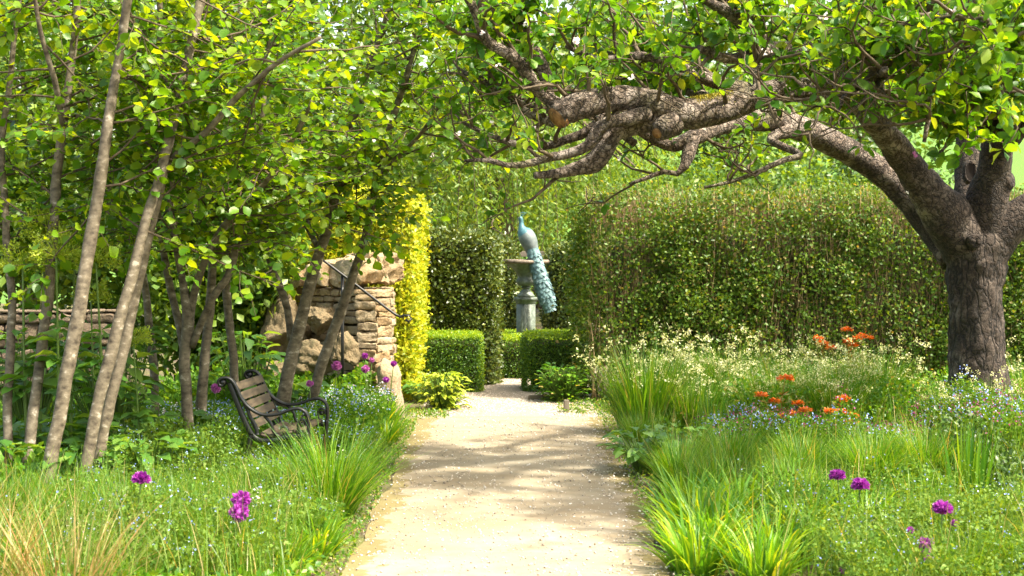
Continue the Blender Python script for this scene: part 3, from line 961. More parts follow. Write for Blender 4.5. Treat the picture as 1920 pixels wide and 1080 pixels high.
def hazel(label, stems, seed, bias=(.25, -.05, .1), nb=15, Lb=(.5, 1.15), low=1.45, dens=1.0, back=False):
    """stems: list of pixel polylines (px, py, radius px, distance); later ones may start on an earlier one"""
    rng = np.random.default_rng(seed)
    b0 = P(*stems[0][0][:2], stems[0][0][3])
    root = thing('hazel_tree', label, 'tree', (b0[0], b0[1], 0), 0, 'many stemmed trees in the bed beside the bench')
    inv = -np.array([b0[0], b0[1], 0])
    TW, leafP, leafD = Geo(), [], []
    for st in stems:
        pts, r = limb(st, .06)
        pts = pts + .010 * np.stack([fbm(pts * 3 + 5 * a + seed, 2) for a in range(3)], -1)
        k = .87 + .10 * np.clip(fbm(pts * 9 + seed, 2), 0, 1)
        if st[0][2] > 9:
            k = k + .45 * np.exp(-np.maximum(pts[:, 2], 0) / .07)
        V, F = tube(pts, r * k, 16, True, .07, 11)
        mk('stem', Geo().add(V + inv, F), M['hazel_bark'], root, True)
        hi = pts[pts[:, 2] > low]
        if len(hi) < 3:
            continue
        nbr = max(2, int(nb * min(1, (hi[-1, 2] - hi[0, 2]) / 1.9)))
        for i in range(nbr):
            q = int(rng.uniform(0, 1) * (len(hi) - 1))
            d = nrm(unit(rng, 1)[0] * (1, 1, .55) + np.array(bias) + (0, 0, .15))
            if back:
                d[1] = abs(d[1]) * .9 + .12
            b = wander(rng, hi[q], d, rng.uniform(*Lb), 7, .13, .0)
            TW.add(*tube(b, np.linspace(.009, .003, len(b)), 5))
            for j in range(int(rng.integers(8, 12) * dens)):
                s = b[rng.integers(1, 8)]
                dd = nrm(nrm(b[-1] - b[0]) * .7 + unit(rng, 1)[0] * (1, 1, .6))
                tw = wander(rng, s, dd, rng.uniform(.18, .42), 4, .12, -.03)
                TW.add(*tube(tw, np.linspace(.0035, .0015, len(tw)), 3, False))
                tt = catmull(tw, .042)
                leafP.append(tt)
                leafD.append(np.tile(dd, (len(tt), 1)))
    p, dd = np.vstack(leafP), np.vstack(leafD)
    n = len(p)
    sd = np.where(np.arange(n) % 2 == 0, 1, -1)[:, None]
    side = np.cross(dd, np.array([0, 0, 1.0])) * sd
    d = nrm(side * .9 + dd * .5 + .5 * unit(rng, n) + np.array([0, 0, -.15]))
    no = nrm(np.array([.1, -.1, .75]) + .62 * unit(rng, n))
    ok = p[:, 2] < 1.75 + .155 * p[:, 1] + .1
    V, F = leafs((p + d * .012)[ok], d[ok], no[ok], rng.uniform(.036, .09, ok.sum()), HAZEL)
    mk('twigs', Geo().add(np.concatenate(TW.V) + inv, [f for f, m in TW.F]), M['twig'], root, True)
    mk('crown', Geo().add(V + inv, F), M['hazel_leaf'], root, True)
    return root


hazel('tree of three dark slim stems nearest the photo edge, standing behind the tan grass', [
    [(12, 935, 11, 10.3), (14, 760, 10, 10.5), (22, 600, 9, 10.7), (12, 430, 8, 10.9), (4, 280, 7, 11), (20, 150, 6, 11), (40, -40, 5, 11)],
    [(45, 945, 13, 10.2), (62, 780, 12, 10.4), (84, 610, 11, 10.6), (100, 430, 11, 10.7), (112, 290, 10, 10.8), (122, 200, 9, 10.9), (140, 80, 8, 11), (152, -60, 6, 11)],
    [(118, 240, 6, 10.85), (100, 150, 6, 10.7), (78, 60, 5, 10.6), (60, -40, 4, 10.5)]], 101, (.1, .1, .1), 22, low=1.5, back=True)
hazel('tall pale stem leaning towards the path, thickest of the trees over the tan grass', [
    [(82, 945, 16, 9.7), (110, 790, 15, 9.8), (135, 650, 15, 9.9), (160, 520, 14, 10), (180, 390, 13, 10.1), (195, 285, 12, 10.1), (216, 140, 10, 10.2), (240, -10, 9, 10.2), (262, -160, 7, 10.2)]], 102, (.35, .1, .1), 24, low=1.7, back=True)
hazel('twin pale stems that cross high up, in front of the broad blue-green leaves', [
    [(148, 950, 14, 9.8), (176, 800, 13, 9.9), (208, 660, 13, 10), (240, 540, 12, 10.1), (268, 430, 11, 10.2), (300, 330, 11, 10.3), (325, 230, 11, 10.4), (352, 110, 10, 10.5), (382, -30, 9, 10.6), (410, -150, 6, 10.7)],
    [(168, 945, 13, 10.0), (196, 800, 12, 10.1), (226, 680, 12, 10.2), (252, 560, 12, 10.3), (278, 440, 11, 10.4), (302, 340, 10, 10.5), (318, 240, 9, 10.7), (305, 120, 7, 10.9), (300, -30, 6, 11)],
    [(318, 300, 7, 10.4), (380, 250, 7, 10.3), (450, 180, 6, 10.2), (520, 120, 5, 10.1), (600, 70, 4, 10)]], 103, (.3, .1, .1), 22, low=1.65, back=True)
hazel('tree forking low into many crooked branches just behind the bench', [
    [(352, 830, 13, 11.6), (350, 740, 12, 11.6), (346, 660, 12, 11.6), (352, 600, 13, 11.6), (345, 540, 9, 11.6), (330, 460, 8, 11.6), (320, 380, 7, 11.7), (330, 290, 6, 11.8), (350, 170, 5, 11.9), (360, 40, 4, 12)],
    [(352, 610, 10, 11.6), (362, 560, 9, 11.6), (380, 500, 8, 11.5), (410, 440, 8, 11.4), (450, 390, 7, 11.3), (500, 340, 6, 11.2), (550, 260, 5, 11.1), (590, 180, 4, 11)],
    [(348, 680, 9, 11.6), (330, 590, 8, 11.8), (318, 530, 8, 11.9), (300, 430, 7, 12), (290, 330, 6, 12)],
    [(358, 650, 8, 11.6), (400, 560, 8, 11.5), (432, 510, 8, 11.5), (446, 440, 8, 11.5), (470, 350, 6, 11.6), (490, 240, 5, 11.7), (500, 120, 4, 11.8), (505, -20, 4, 11.8)],
    [(292, 790, 8, 12.6), (288, 690, 9, 12.6), (278, 580, 8, 12.6), (266, 480, 7, 12.6), (262, 350, 6, 12.6)]], 104, (.2, .1, .15), 22, low=1.55)
hazel('two upright grey stems rising from the blue flowers beyond the bench back', [
    [(376, 790, 12, 12.2), (384, 680, 11, 12.2), (394, 580, 10, 12.2), (400, 480, 9, 12.3), (404, 380, 8, 12.4), (420, 250, 7, 12.4), (440, 100, 5, 12.4), (450, -40, 4, 12.4)],
    [(440, 730, 10, 12.6), (434, 640, 9, 12.6), (426, 540, 9, 12.6), (432, 440, 8, 12.6), (448, 330, 7, 12.6), (470, 200, 6, 12.6), (520, 60, 5, 12.6), (560, -40, 4, 12.6)]], 105, (.2, 0, .1), 20, low=1.45)
hazel('forked tree whose stout stem leans over the bench seat', [
    [(528, 760, 16, 12.7), (545, 680, 14, 12.7), (566, 600, 13, 12.7), (588, 510, 12, 12.7), (612, 430, 11, 12.7), (628, 370, 10, 12.7), (650, 280, 8, 12.6), (680, 170, 7, 12.5), (720, 40, 5, 12.4), (740, -60, 4, 12.4)],
    [(546, 640, 8, 12.75), (540, 580, 8, 12.8), (525, 535, 8, 12.8), (505, 490, 6, 12.8), (492, 420, 5, 12.8), (486, 330, 4, 12.8)],
    [(600, 470, 6, 12.7), (572, 410, 6, 12.9), (590, 340, 5, 13), (600, 240, 4, 13)]], 106, (.3, -.1, .15), 18, low=1.55)
hazel('slender curved stem crossing in front of the stone pier and handrail', [
    [(584, 750, 11, 13.0), (606, 680, 11, 13), (634, 600, 11, 13), (656, 530, 10, 13), (680, 460, 9, 13), (698, 390, 8, 12.9), (708, 330, 8, 12.8), (735, 230, 7, 12.6), (770, 120, 6, 12.4), (800, 20, 5, 12.3), (820, -60, 4, 12.2)],
    [(706, 345, 6, 12.8), (740, 300, 5, 12.5), (790, 250, 4, 12.2), (830, 190, 3, 12)]], 107, (.3, -.1, .0), 20, (.5, 1.05), 1.85)

# ------------------------------------------------------------------ garden bench


def ribbon(p2, wd, th, y0, step=.012):
    """flat iron bar bent in the u-w plane, wd across (along y), th thick"""
    p = catmull(np.array([(a, 0, b) for a, b in p2], float), step)
    T = nrm(np.gradient(p, axis=0))
    N = np.stack([-T[:, 2], T[:, 1] * 0, T[:, 0]], -1)
    y = np.array([0, 1.0, 0])
    c = p + y * y0
    q = [(-1, -1), (-.75, -1.3), (.75, -1.3), (1, -1), (1, 1), (.75, 1.3), (-.75, 1.3), (-1, 1)]
    V = np.stack([c + y * wd / 2 * a + N * th / 2.6 * b for a, b in q], 1)
    n, k = len(c), len(q)
    i = np.arange(n - 1)[:, None] * k
    j = np.arange(k)[None]
    F = np.stack([i + j, i + (j + 1) % k, i + k + (j + 1) % k, i + k + j], -1).reshape(-1, 4)
    return V.reshape(-1, 3), [F, np.array([list(range(k)), [(n - 1) * k + a for a in range(k)][::-1]])]


def bench():
    o = P(500, 930, 10.4)
    root = thing('garden_bench', 'black iron scroll-arm bench with wooden slats facing the path', 'bench', (o[0], 10.4, o[2] - .0), math.radians(-.5))
    root.rotation_euler.x = -.037
    L = 1.0
    band = [(-.272, .735), (-.285, .718), (-.307, .722), (-.316, .742), (-.302, .765), (-.263, .772), (-.227, .754), (-.197, .71), (-.168, .645), (-.124, .586), (-.058, .542), (0, .529), (.073, .535), (.146, .561), (.205, .572), (.249, .553), (.272, .513), (.274, .45), (.268, .41)]
    inner = [(.235, .41), (.21, .43), (.205, .47), (.225, .50), (.252, .49), (.262, .46)]
    leg_f = [(.268, .42), (.262, .34), (.255, .25), (.262, .12), (.285, .03), (.30, .0)]
    foot = [(.25, .012), (.30, .012), (.335, .02)]
    back = [(-.245, .745), (-.205, .64), (-.165, .54), (-.12, .44), (-.085, .385), (-.03, .36), (.06, .365), (.15, .385), (.23, .39), (.275, .37)]
    leg_r = [(-.10, .41), (-.12, .30), (-.15, .16), (-.20, .02), (-.215, .0)]
    scroll = [(-.02, .53), (.03, .47), (.045, .42), (.09, .385), (.13, .40), (.135, .435), (.11, .455), (.085, .44)]
    brace = [(-.12, .29), (-.03, .20), (.08, .18), (.18, .21), (.255, .27)]
    back_brace = [(-.135, .60), (-.11, .52), (-.075, .46), (-.06, .40)]
    for yy in (0, L):
        G = Geo()
        G.add(*ribbon(band, .052, .020, yy))
        G.add(*ribbon(leg_f, .045, .026, yy))
        G.add(*ribbon(back, .03, .034, yy))
        G.add(*ribbon(leg_r, .045, .028, yy))
        for pth, a, b in ((inner, .03, .016), (scroll, .026, .018), (brace, .026, .018), (foot, .05, .018), (back_brace, .024, .022)):
            G.add(*ribbon(pth, a, b, yy))
        V, F = ICO3[0] * (.026, .024, .026) + (-.285, yy, .742), [ICO3[1]]
        G.add(V, F)
        V, F = ICO3[0] * (.018, .016, .018) + (.232, yy, .468), [ICO3[1]]
        G.add(V, F)
        mk('bench_end', G, M['iron'], root, False)

    def slats(name, line, n, wdt, off):
        p = catmull(np.array([(a, 0, b) for a, b in line], float), .004)
        s = np.concatenate([[0], np.cumsum(np.linalg.norm(np.diff(p, axis=0), axis=1))])
        G = Geo()
        for i in range(n):
            t = (i + .5) / n * s[-1]
            c = np.array([np.interp(t, s, p[:, a]) for a in range(3)])
            e = np.array([np.interp(t + .01, s, p[:, a]) for a in range(3)])
            T = nrm(e - c)
            N = np.array([-T[2], 0, T[0]])
            if N[2] < 0:
                N = -N
            R = np.stack([T, np.array([0, 1.0, 0]), N], -1)
            V, F = rounded_boxes(None, [c + N * off + (0, L / 2, 0)], [np.array([wdt / 2, L / 2 + .0, .011])], R, 5, 0, .05)
            G.add(V, F)
        mk(name, G, M['slat'], root)
    slats('backrest', [(-.236, .735), (-.205, .66), (-.165, .56), (-.12, .46), (-.10, .42)], 5, .056, .03)
    slats('seat', [(-.06, .375), (.0, .36), (.06, .365), (.15, .385), (.24, .388)], 5, .052, .03)
    V, F = tube([(-.02, 0, .19), (-.02, L, .19)], .01, 8)
    mk('tie_rod', Geo().add(V, F), M['iron'], root, True)


bench()


# ------------------------------------------------------------------ dry stone pier, rail, rocks
def wall_face(rng, a, b, z0, z1, depth, course=(.05, .11), length=(.10, .34)):
    a, b = np.array(a, float), np.array(b, float)
    Lw = np.linalg.norm(b - a)
    t = (b - a) / Lw
    nn = np.array([t[1], -t[0]])
    R = np.array([[t[0], -nn[0], 0], [t[1], -nn[1], 0], [0, 0, 1]])
    C, H = [], []
    z = z0
    while z < z1 - .02:
        h = min(rng.uniform(*course), z1 - z)
        s = -rng.uniform(0, .1)
        while s < Lw:
            ln = rng.uniform(*length) * (.6 + h * 5)
            s0, s1 = max(s, -.015), min(s + ln, Lw + .015)
            if s1 - s0 > .03:
                hh = h * rng.uniform(.90, 1.0)
                q = a + t * (s0 + s1) / 2 - nn * (depth / 2 - rng.normal(0, .012))
                C.append(np.array([q[0], q[1], z + hh / 2]))
                H.append(np.array([(s1 - s0) / 2 - .003, depth / 2, hh / 2 - .002]))
            s += ln
        z += h
    return C, H, R


def pier():
    rng = np.random.default_rng(55)
    A, B, Cc = P(556, 600, 15.85)[:2], P(705, 600, 15.1)[:2], P(741, 600, 16.0)[:2]
    root = thing('stone_pier', 'honey coloured dry stone wall end behind the handrail', 'wall', (B[0], B[1], 0))
    inv = -np.array([B[0], B[1], 0])
    G = Geo()
    for (a, b, L) in ((A, B, (.12, .36)), (B, Cc, (.06, .16))):
        c, h, R = wall_face(rng, a, b, 0, 1.18, .2, (.05, .12), L)
        V, F = rounded_boxes(rng, c, h, R, 7, .34, .10, 9)
        G.add(V + inv, F)
    D = A + (Cc - B)
    mk('stonework', G, M['limestone'], root)
    q = np.array([A, B, Cc, D])
    ctr = q.mean(0)
    q = ctr + (q - ctr) * .86
    V = np.vstack([np.c_[q, np.zeros(4)], np.c_[q, np.full(4, 1.17)]])
    mk('rubble_core', Geo().add(V + inv, [np.array([(0, 1, 5, 4), (1, 2, 6, 5), (2, 3, 7, 6), (3, 0, 4, 7), (4, 5, 6, 7)])]), M['core'], root)
    # upright and flat coping stones
    t = nrm(B - A)
    R = np.array([[t[0], -t[1], 0], [t[1], t[0], 0], [0, 0, 1.0]])
    for (px, py, dd, hx, hy, hz, sd) in ((672, 508, 15.32, .17, .17, .115, 1), (650, 515, 15.6, .12, .2, .12, 2), (622, 512, 15.55, .045, .16, .125, 3), (600, 516, 15.7, .06, .16, .10, 4), (575, 520, 15.85, .07, .16, .09, 7), (720, 505, 15.6, .12, .17, .125, 5), (690, 488, 15.6, .16, .14, .07, 6)):
        V, F = rounded_boxes(rng, [np.zeros(3)], [np.array([hx, hy, hz])], R, 9, .30, .09, 8 + sd)
        V = V + .02 * fbm(V * 6 + sd * 13, 3)[:, None] * nrm(V)
        mk('coping_stone', Geo().add(V + P(px, py, dd) + inv, F), M['limestone'], root)


pier()


def boulder(label, px, py, d, size, seed, m, name='boulder', group=None):
    c = P(px, py, d)
    V, F = rock(seed, size)
    V = V + c
    b = np.array([c[0], c[1], 0])
    o = mk(name, Geo().add(V - b, F), M[m], None)
    o.location = b
    return tag(o, label, 'rock', group)


boulder('rough brown boulder tucked low against the stone pier, under the handrail', 648, 655, 14.9, (.14, .2, .18), 3, 'rockstone')
boulder('craggy tan boulder beside the pier, behind the stout leaning stem', 600, 600, 15.3, (.15, .2, .17), 8, 'rockstone')
boulder('lowest broad boulder below the craggy tan one', 582, 668, 15.0, (.22, .2, .17), 15, 'rockstone')
boulder('dark shaded boulder deep behind the forked tree, topped by hanging leaves', 530, 620, 15.6, (.24, .3, .34), 22, 'rockstone')
boulder('dark low boulder among leaves behind the bench back', 512, 700, 15.2, (.2, .25, .18), 29, 'rockstone')

# leaning stone slab beside the path, end of the raised bed
c = P(738, 790, 14.5)
V, F = rounded_boxes(None, [np.zeros(3)], [np.array([.105, .30, .27])], np.eye(3), 10, .25, .22, 5)
V[:, 0] += -.10 * (V[:, 2] + .27) * 1.0
V[:, 0] += np.where(V[:, 0] > 0, .05 * (V[:, 2] < 0) * 1, 0) * 0
V = V + .018 * fbm(V * 7, 3)[:, None]
o = mk('stone_slab', Geo().add(V + (0, 0, .25), F), M['limestone'])
o.location = (c[0] - .02, 14.75, 0)
tag(o, 'upright slab of pale stone at the path edge below the pier', 'stone')


def handrail():
    a, b, e = P(606, 488, 14.6), P(742, 590, 14.6), P(770, 597, 14.6)
    b0 = P(642, 700, 14.62)
    root = thing('handrail', 'thin black iron handrail sloping down in front of the stone pier', 'handrail', (b0[0], b0[1], 0))
    inv = -np.array([b0[0], b0[1], 0])
    pts = catmull([a, (a + b) / 2, b, P(756, 592, 14.6), P(768, 592, 14.6), P(772, 598, 14.6), P(766, 603, 14.6), P(760, 599, 14.6)], .02)
    V, F = tube(pts, .0115, 10)
    mk('rail', Geo().add(V + inv, F), M['iron'], root, True)
    V, F = tube([np.array([b0[0], b0[1], 0]), P(642, 515, 14.62)], .015, 10)
    mk('post', Geo().add(V + inv, F), M['iron'], root, True)


handrail()


def back_wall():
    rng = np.random.default_rng(66)
    a, b = np.array([-6.5, 14.6]), np.array([-3.62, 14.93])
    root = thing('garden_wall', 'old rough stone wall glimpsed behind the lime flower heads', 'wall', (-4.7, 14.8, 0))
    c, h, R = wall_face(rng, a, b, 0, 1.0, .22, (.07, .16), (.12, .36))
    V, F = rounded_boxes(rng, c, h, R, 5, .45, .16, 9)
    mk('stonework', Geo().add(V - (-4.7, 14.8, 0) * np.ones(3), F), M['oldstone'], root)
    V = np.array([(-6.5, 14.68, 0), (-3.64, 15.0, 0), (-3.64, 15.25, 0), (-6.5, 14.9, 0)], float)
    V = np.vstack([V, V + (0, 0, .96)]) - np.array((-4.7, 14.8, 0))
    mk('rubble_core', Geo().add(V, [np.array([(0, 1, 5, 4), (1, 2, 6, 5), (2, 3, 7, 6), (3, 0, 4, 7), (4, 5, 6, 7)])]), M['core'], root)


back_wall()

# ------------------------------------------------------------------ urn on its pedestal, and the bronze peacock
UD = 19.6
uc = P(986, 715, UD)


def z_at(py, d=UD):
    return P(986, py, d)[2]


def pedestal():
    root = thing('pedestal', 'slim square green-grey pedestal under the urn', 'pedestal', (uc[0], UD, 0), math.radians(38))
    zt = z_at(557)
    h = .083

    def sq(prof):
        V = np.vstack([np.array([(-s, -s, z), (s, -s, z), (s, s, z), (-s, s, z)]) for s, z in prof])
        n = len(prof)
        i = np.arange(n - 1)[:, None] * 4
        j = np.arange(4)[None]
        F = np.stack([i + j, i + (j + 1) % 4, i + 4 + (j + 1) % 4, i + 4 + j], -1).reshape(-1, 4)
        return V, [F, np.array([[(n - 1) * 4 + a for a in range(4)]])]
    mk('base', Geo().add(*sq([(.13, 0), (.13, .12), (.12, .135), (.10, .16), (h, .18)])), M['urn'], root)
    G = Geo().add(*sq([(h, .18), (h, zt - .085)]))
    mk('shaft', G, M['urn'], root)
    # raised panel on each face
    P4 = Geo()
    for a in range(4):
        ca, sa = math.cos(a * math.pi / 2), math.sin(a * math.pi / 2)
        Rm = np.array([[ca, -sa, 0], [sa, ca, 0], [0, 0, 1]])
        V, F = box(-h * .62, h * .62, -h - .006, -h + .004, .25, zt - .14)
        P4.add(V @ Rm.T, F)
    mk('panel', P4, M['urn'], root)
    mk('cap', Geo().add(*sq([(h, zt - .085), (h * 1.08, zt - .075), (h * 1.08, zt - .06), (h * 1.22, zt - .04), (h * 1.28, zt - .03), (h * 1.28, zt - .004), (h * 1.18, zt)])), M['urn'], root)
    return zt


zt = pedestal()


def urn():
    root = thing('urn', 'wide shallow bronze urn on the pedestal, carrying the peacock', 'urn', (uc[0], UD, zt + .002))
    zr = z_at(492) - zt
    k = zr
    mk('foot', Geo().add(*lathe([(.005, 0), (.105, 0), (.105, .02), (.09, .035), (.085, .05), (.055, .075), (.045, .09), (.047, .105), (.065, .11), (.065, .122), (.05, .128)], 28)), M['urn'], root, True)
    mk('bowl', Geo().add(*lathe([(.05, .128), (.09, .14), (.118, .17), (.122, .195), (.11, .22), (.098, .235), (.105, k * .62), (.13, k * .74), (.17, k * .84), (.215, k * .92), (.25, k * .965)], 40, rib=(20, .025))), M['urn'], root, True)
    mk('rim', Geo().add(*lathe([(.24, k * .955), (.268, k * .965), (.283, k * .985), (.286, k + .01), (.278, k + .03), (.255, k + .032), (.23, k + .015), (.12, k - .03), (.01, k - .05)], 56, rib=(40, .012))), M['urn_rim'], root, True)


urn()


def peacock():
    D = UD - .16
    foot = P(986, 488, D)
    root = thing('peacock_statue', 'bronze peacock statue with long turquoise tail, perched on the urn', 'statue', tuple(foot))
    inv = -foot
    # one continuous body: rump, back, breast, neck, head; each row = px, py, half width, half depth
    body = [(1003, 488, .035, .04), (1000, 478, .065, .07), (996, 464, .088, .10), (991, 451, .104, .115), (986, 441, .102, .11), (981, 433, .075, .085), (978.5, 427, .045, .055), (977.5, 421, .031, .036), (977, 415, .027, .030), (976.3, 411, .029, .033), (975.2, 408.4, .026, .033), (974.0, 408.0, .016, .024)]
    a = np.array([np.append(P(x, y, D), (rx, ry)) for x, y, rx, ry in body])
    c = catmull(a, .012)
    pts = c[:, :3]
    T = nrm(np.gradient(pts, axis=0))
    A = nrm(np.cross(T, (0, 1.0, 0)))
    seg = 20
    an = np.arange(seg) * 2 * math.pi / seg
    V = pts[:, None] + np.cos(an)[None, :, None] * A[:, None] * c[:, 3:4, None] + np.sin(an)[None, :, None] * np.array([0, 1.0, 0]) * c[:, 4:5, None]
    n = len(pts)
    i = np.arange(n - 1)[:, None] * seg
    j = np.arange(seg)[None]
    F = np.stack([i + j, i + (j + 1) % seg, i + seg + (j + 1) % seg, i + seg + j], -1).reshape(-1, 4)
    neck = (np.arange(n - 1) > n * .60).repeat(seg)
    G = Geo()
    VV = V.reshape(-1, 3) + inv
    G.add(VV, [F[~neck]], 0)
    G.F.append((F[neck], 1))
    e = len(VV)
    G.F.append((np.array([[(n - 1) * seg + q for q in range(seg)]]), 1))
    mk('body', G, [M['pale_bronze'], M['blue_patina']], root, True)
    b0, b1 = P(974.0, 408.6, D), P(969.8, 410.8, D)
    V, F = tube([b0 + (.012, 0, 0), b0, (b0 + b1) / 2 + (0, 0, .003), b1], [.013, .012, .008, .001], 8)
    mk('beak', Geo().add(V + inv, F), M['urn'], root, True)
    for s in (-1, 1):
        V = ICO3[0] * .0055 + P(974.6, 407.6, D) + (0, s * .026, 0) + inv
        mk('eye', Geo().add(V, [ICO3[1]]), M['iron'], root, True)
    G = Geo()
    for q in range(7):
        a0 = P(977, 406.5, D)
        tip = a0 + np.array([-.01 + .012 * q, .012 * (q - 3) * .4, .055 - .003 * abs(q - 3)])
        V, F = tube([a0, (a0 + tip) / 2 + (.002, 0, 0), tip], [.002, .0016, .0016], 4)
        G.add(V + inv, F)
        G.add(ICO3[0] * .0055 + tip + inv, [ICO3[1]])
    mk('crest', G, M['blue_patina'], root)
    for s in (-1, 1):
        l0, l1 = P(991, 474, D) + (0, .045 * s, 0), foot + (.02, .05 * s, 0)
        V, F = tube([l0, l0 * .5 + l1 * .5 + (.012, 0, 0), l1 + (0, 0, .005)], [.028, .012, .010], 8)
        G = Geo().add(V + inv, F)
        for q in (-.5, 0, .5):
            V, F = tube([l1 + (0, 0, .008), l1 + np.array([-.05 * math.cos(q), .05 * math.sin(q), .004])], [.008, .004], 6)
            G.add(V + inv, F)
        mk('leg', G, M['urn'], root, True)
    # wing panels along the flanks
    rng = np.random.default_rng(9)
    for s in (-1, 1):
        G = Geo()
        m = 46
        u = rng.uniform(0, 1, m)
        v = rng.uniform(-1, 1, m)
        q = np.array([P(987 + 13 * a, 444 + 34 * a + 6 * b, D) for a, b in zip(u, v)]) + np.stack([u * 0, s * (.104 - .03 * u - .03 * v * v), u * 0], -1)
        d = nrm(np.array([.35, .0, -.9]) + .12 * unit(rng, m))
        V, F = leafs(q + inv, d, np.tile(np.array([-.1, s * 1.0, .15]), (m, 1)), rng.uniform(.05, .085, m), leaf_t(.22, .03, .04, 0, .6))
        mk('wing', G.add(V, F), M['pale_bronze'], root, True)
    # train: a tapering drooping core clad in overlapping scale feathers
    tl = [(998, 466, .075, .06), (1003, 486, .085, .055), (1010, 510, .092, .05), (1017, 534, .098, .045), (1024, 556, .092, .04), (1029, 572, .06, .03)]
    a = np.array([np.append(P(x, y, D - .05 + .0 * i), (rx, ry)) for i, (x, y, rx, ry) in enumerate(tl)])
    c = catmull(a, .02)
    pts = c[:, :3]
    T = nrm(np.gradient(pts, axis=0))
    A = nrm(np.cross(T, (0, 1.0, 0)))
    V = pts[:, None] + np.cos(an)[None, :, None] * A[:, None] * c[:, 3:4, None] * .88 + np.sin(an)[None, :, None] * np.array([0, 1.0, 0]) * c[:, 4:5, None] * .88
    n = len(pts)
    i = np.arange(n - 1)[:, None] * seg
    F = np.stack([i + j, i + (j + 1) % seg, i + seg + (j + 1) % seg, i + seg + j], -1).reshape(-1, 4)
    tr = mk('tail', Geo().add(V.reshape(-1, 3) + inv, [F, np.array([[(n - 1) * seg + q for q in range(seg)]])]), M['verdigris'], root, True)
    G = Geo()
    for t in np.linspace(0.0, 1, 24):
        k = min(int(t * (n - 1)), n - 1)
        for th in np.arange(0, 2 * math.pi, .55) + (.27 if int(t * 23) % 2 else 0):
            o = math.cos(th) * A[k] * c[k, 3] + math.sin(th) * np.array([0, 1.0, 0]) * c[k, 4]
            nn = nrm(math.cos(th) * A[k] * c[k, 4] + math.sin(th) * np.array([0, 1.0, 0]) * c[k, 3])
            d = nrm(T[k] + nn * .28 + .08 * rng.normal(size=3))
            V, F = leafs((pts[k] + o * .9 + inv)[None], d[None], nn[None], [.07 + .02 * t], leaf_t(.34, -.12, .05, .01, .62))
            G.add(V, F)
    mk('tail_feathers', G, M['verdigris'], tr, True)


peacock()

# weathered timber frame behind the urn
root = thing('timber_fence', 'grey weathered post and rail frame behind the urn', 'fence', (uc[0], 23.2, 0))
for px in (952, 966):
    c = P(px, 500, 23.2)
    V, F = rounded_boxes(None, [np.array([c[0] - uc[0], 0, .78])], [np.array([.04, .04, .78])], np.eye(3), 4, .05, .0)
    mk('post', Geo().add(V, F), M['timber'], root)
for zz in (1.42, 1.02):
    V, F = rounded_boxes(None, [np.array([.05, .0, zz])], [np.array([.55, .035, .04])], np.eye(3), 6, .05, .05)
    mk('rail', Geo().add(V + (0, .085, 0), F), M['timber'], root)

# timber edging boards by the gravel
for px, py, sx, sy, sz, ry, lab in ((915, 716, .02, .55, .055, 0, 'board edging the gravel at the foot of the tall dark hedge'), (1030, 752, .22, .02, .03, .1, 'low board edging the gravel near the beech hedge end'), (1062, 776, .025, .025, .065, .2, 'short square timber peg at the corner of the beech hedge')):
    d = 1.7 * 3000 / (py - 440) + (.3 if sy > .2 else 0)
    c = P(px, py, d)
    V, F = rounded_boxes(None, [np.array([0, 0, sz])], [np.array([sx, sy, sz])], np.eye(3), 5, .08, .08)
    o = mk('timber_edging' if sz < .07 else 'timber_peg', Geo().add(V, F), M['timber'])
    o.location = (c[0], d, .0)
    o.rotation_euler = (0, 0, ry)
    tag(o, lab, 'edging' if sz < .07 else 'peg')


# ------------------------------------------------------------------ plants of the two beds
def place(o, x, y, rz, s, label, group=None, z=0, copy=True, tilt=0):
    c = copy_tree(o) if copy else o
    c.location = (x, y, z)
    c.rotation_euler = (tilt, 0, rz)
    c.scale = (s, s, s)
    c['label'] = label
    if group:
        c['group'] = group
    return c


prng = np.random.default_rng(2024)


def tuft_proto(name, label, cat, m, seed, n, L, r, lean, bend, wd, S=4):
    rng = np.random.default_rng(seed)
    V, F, _ = tuft(rng, n, L, r, lean, bend, wd, S)
    o = mk(name, Geo().add(V, F), M[m])
    return tag(o, label, cat)


def run(proto, rows, group):
    for i, (x, y, s, lab) in enumerate(rows):
        place(proto, x, y, prng.uniform(0, 6.28), s, lab, group, 0, i > 0)


# fine green fescue tufts
fes = tuft_proto('grass_tuft', '-', 'grass', 'grass', 201, 620, .62, .11, .75, .9, .0065)
run(fes, [
    (-1.08, 9.55, 1.12, 'biggest bright green grass tuft spilling over the path edge in front of the bench'),
    (-1.48, 9.85, .72, 'bright green grass tuft hiding the foot of the bench'),
    (-1.62, 9.6, .62, 'low green grass tuft among pale flower haze, before the bench'),
    (1.10, 10.6, .76, 'arching green grass tuft behind the big leaf at the path edge'),
    (1.5, 11.0, .78, 'green grass tuft midway between the path edge and the orange flowers'),
    (1.95, 10.8, .80, 'green grass tuft just behind the two neighbouring purple flower heads'),
    (2.42, 10.7, .82, 'dark green grass tuft below the blue flower haze'),
    (2.85, 11.0, .8, 'shaded green grass tuft beside the iris blades'),
    (1.28, 10.1, .66, 'green grass tuft between the arching path-edge tuft and the strap leaves'),
    (1.75, 10.2, .64, 'low green grass tuft right behind the strap leaves'),
    (1.0, 12.6, .62, 'small grass tuft at the foot of the tallest cream woodrush')],
    'fine green grass tufts')
pal = tuft_proto('grass_clump', '-', 'grass', 'grass', 202, 420, .55, .22, .5, .6, .007)
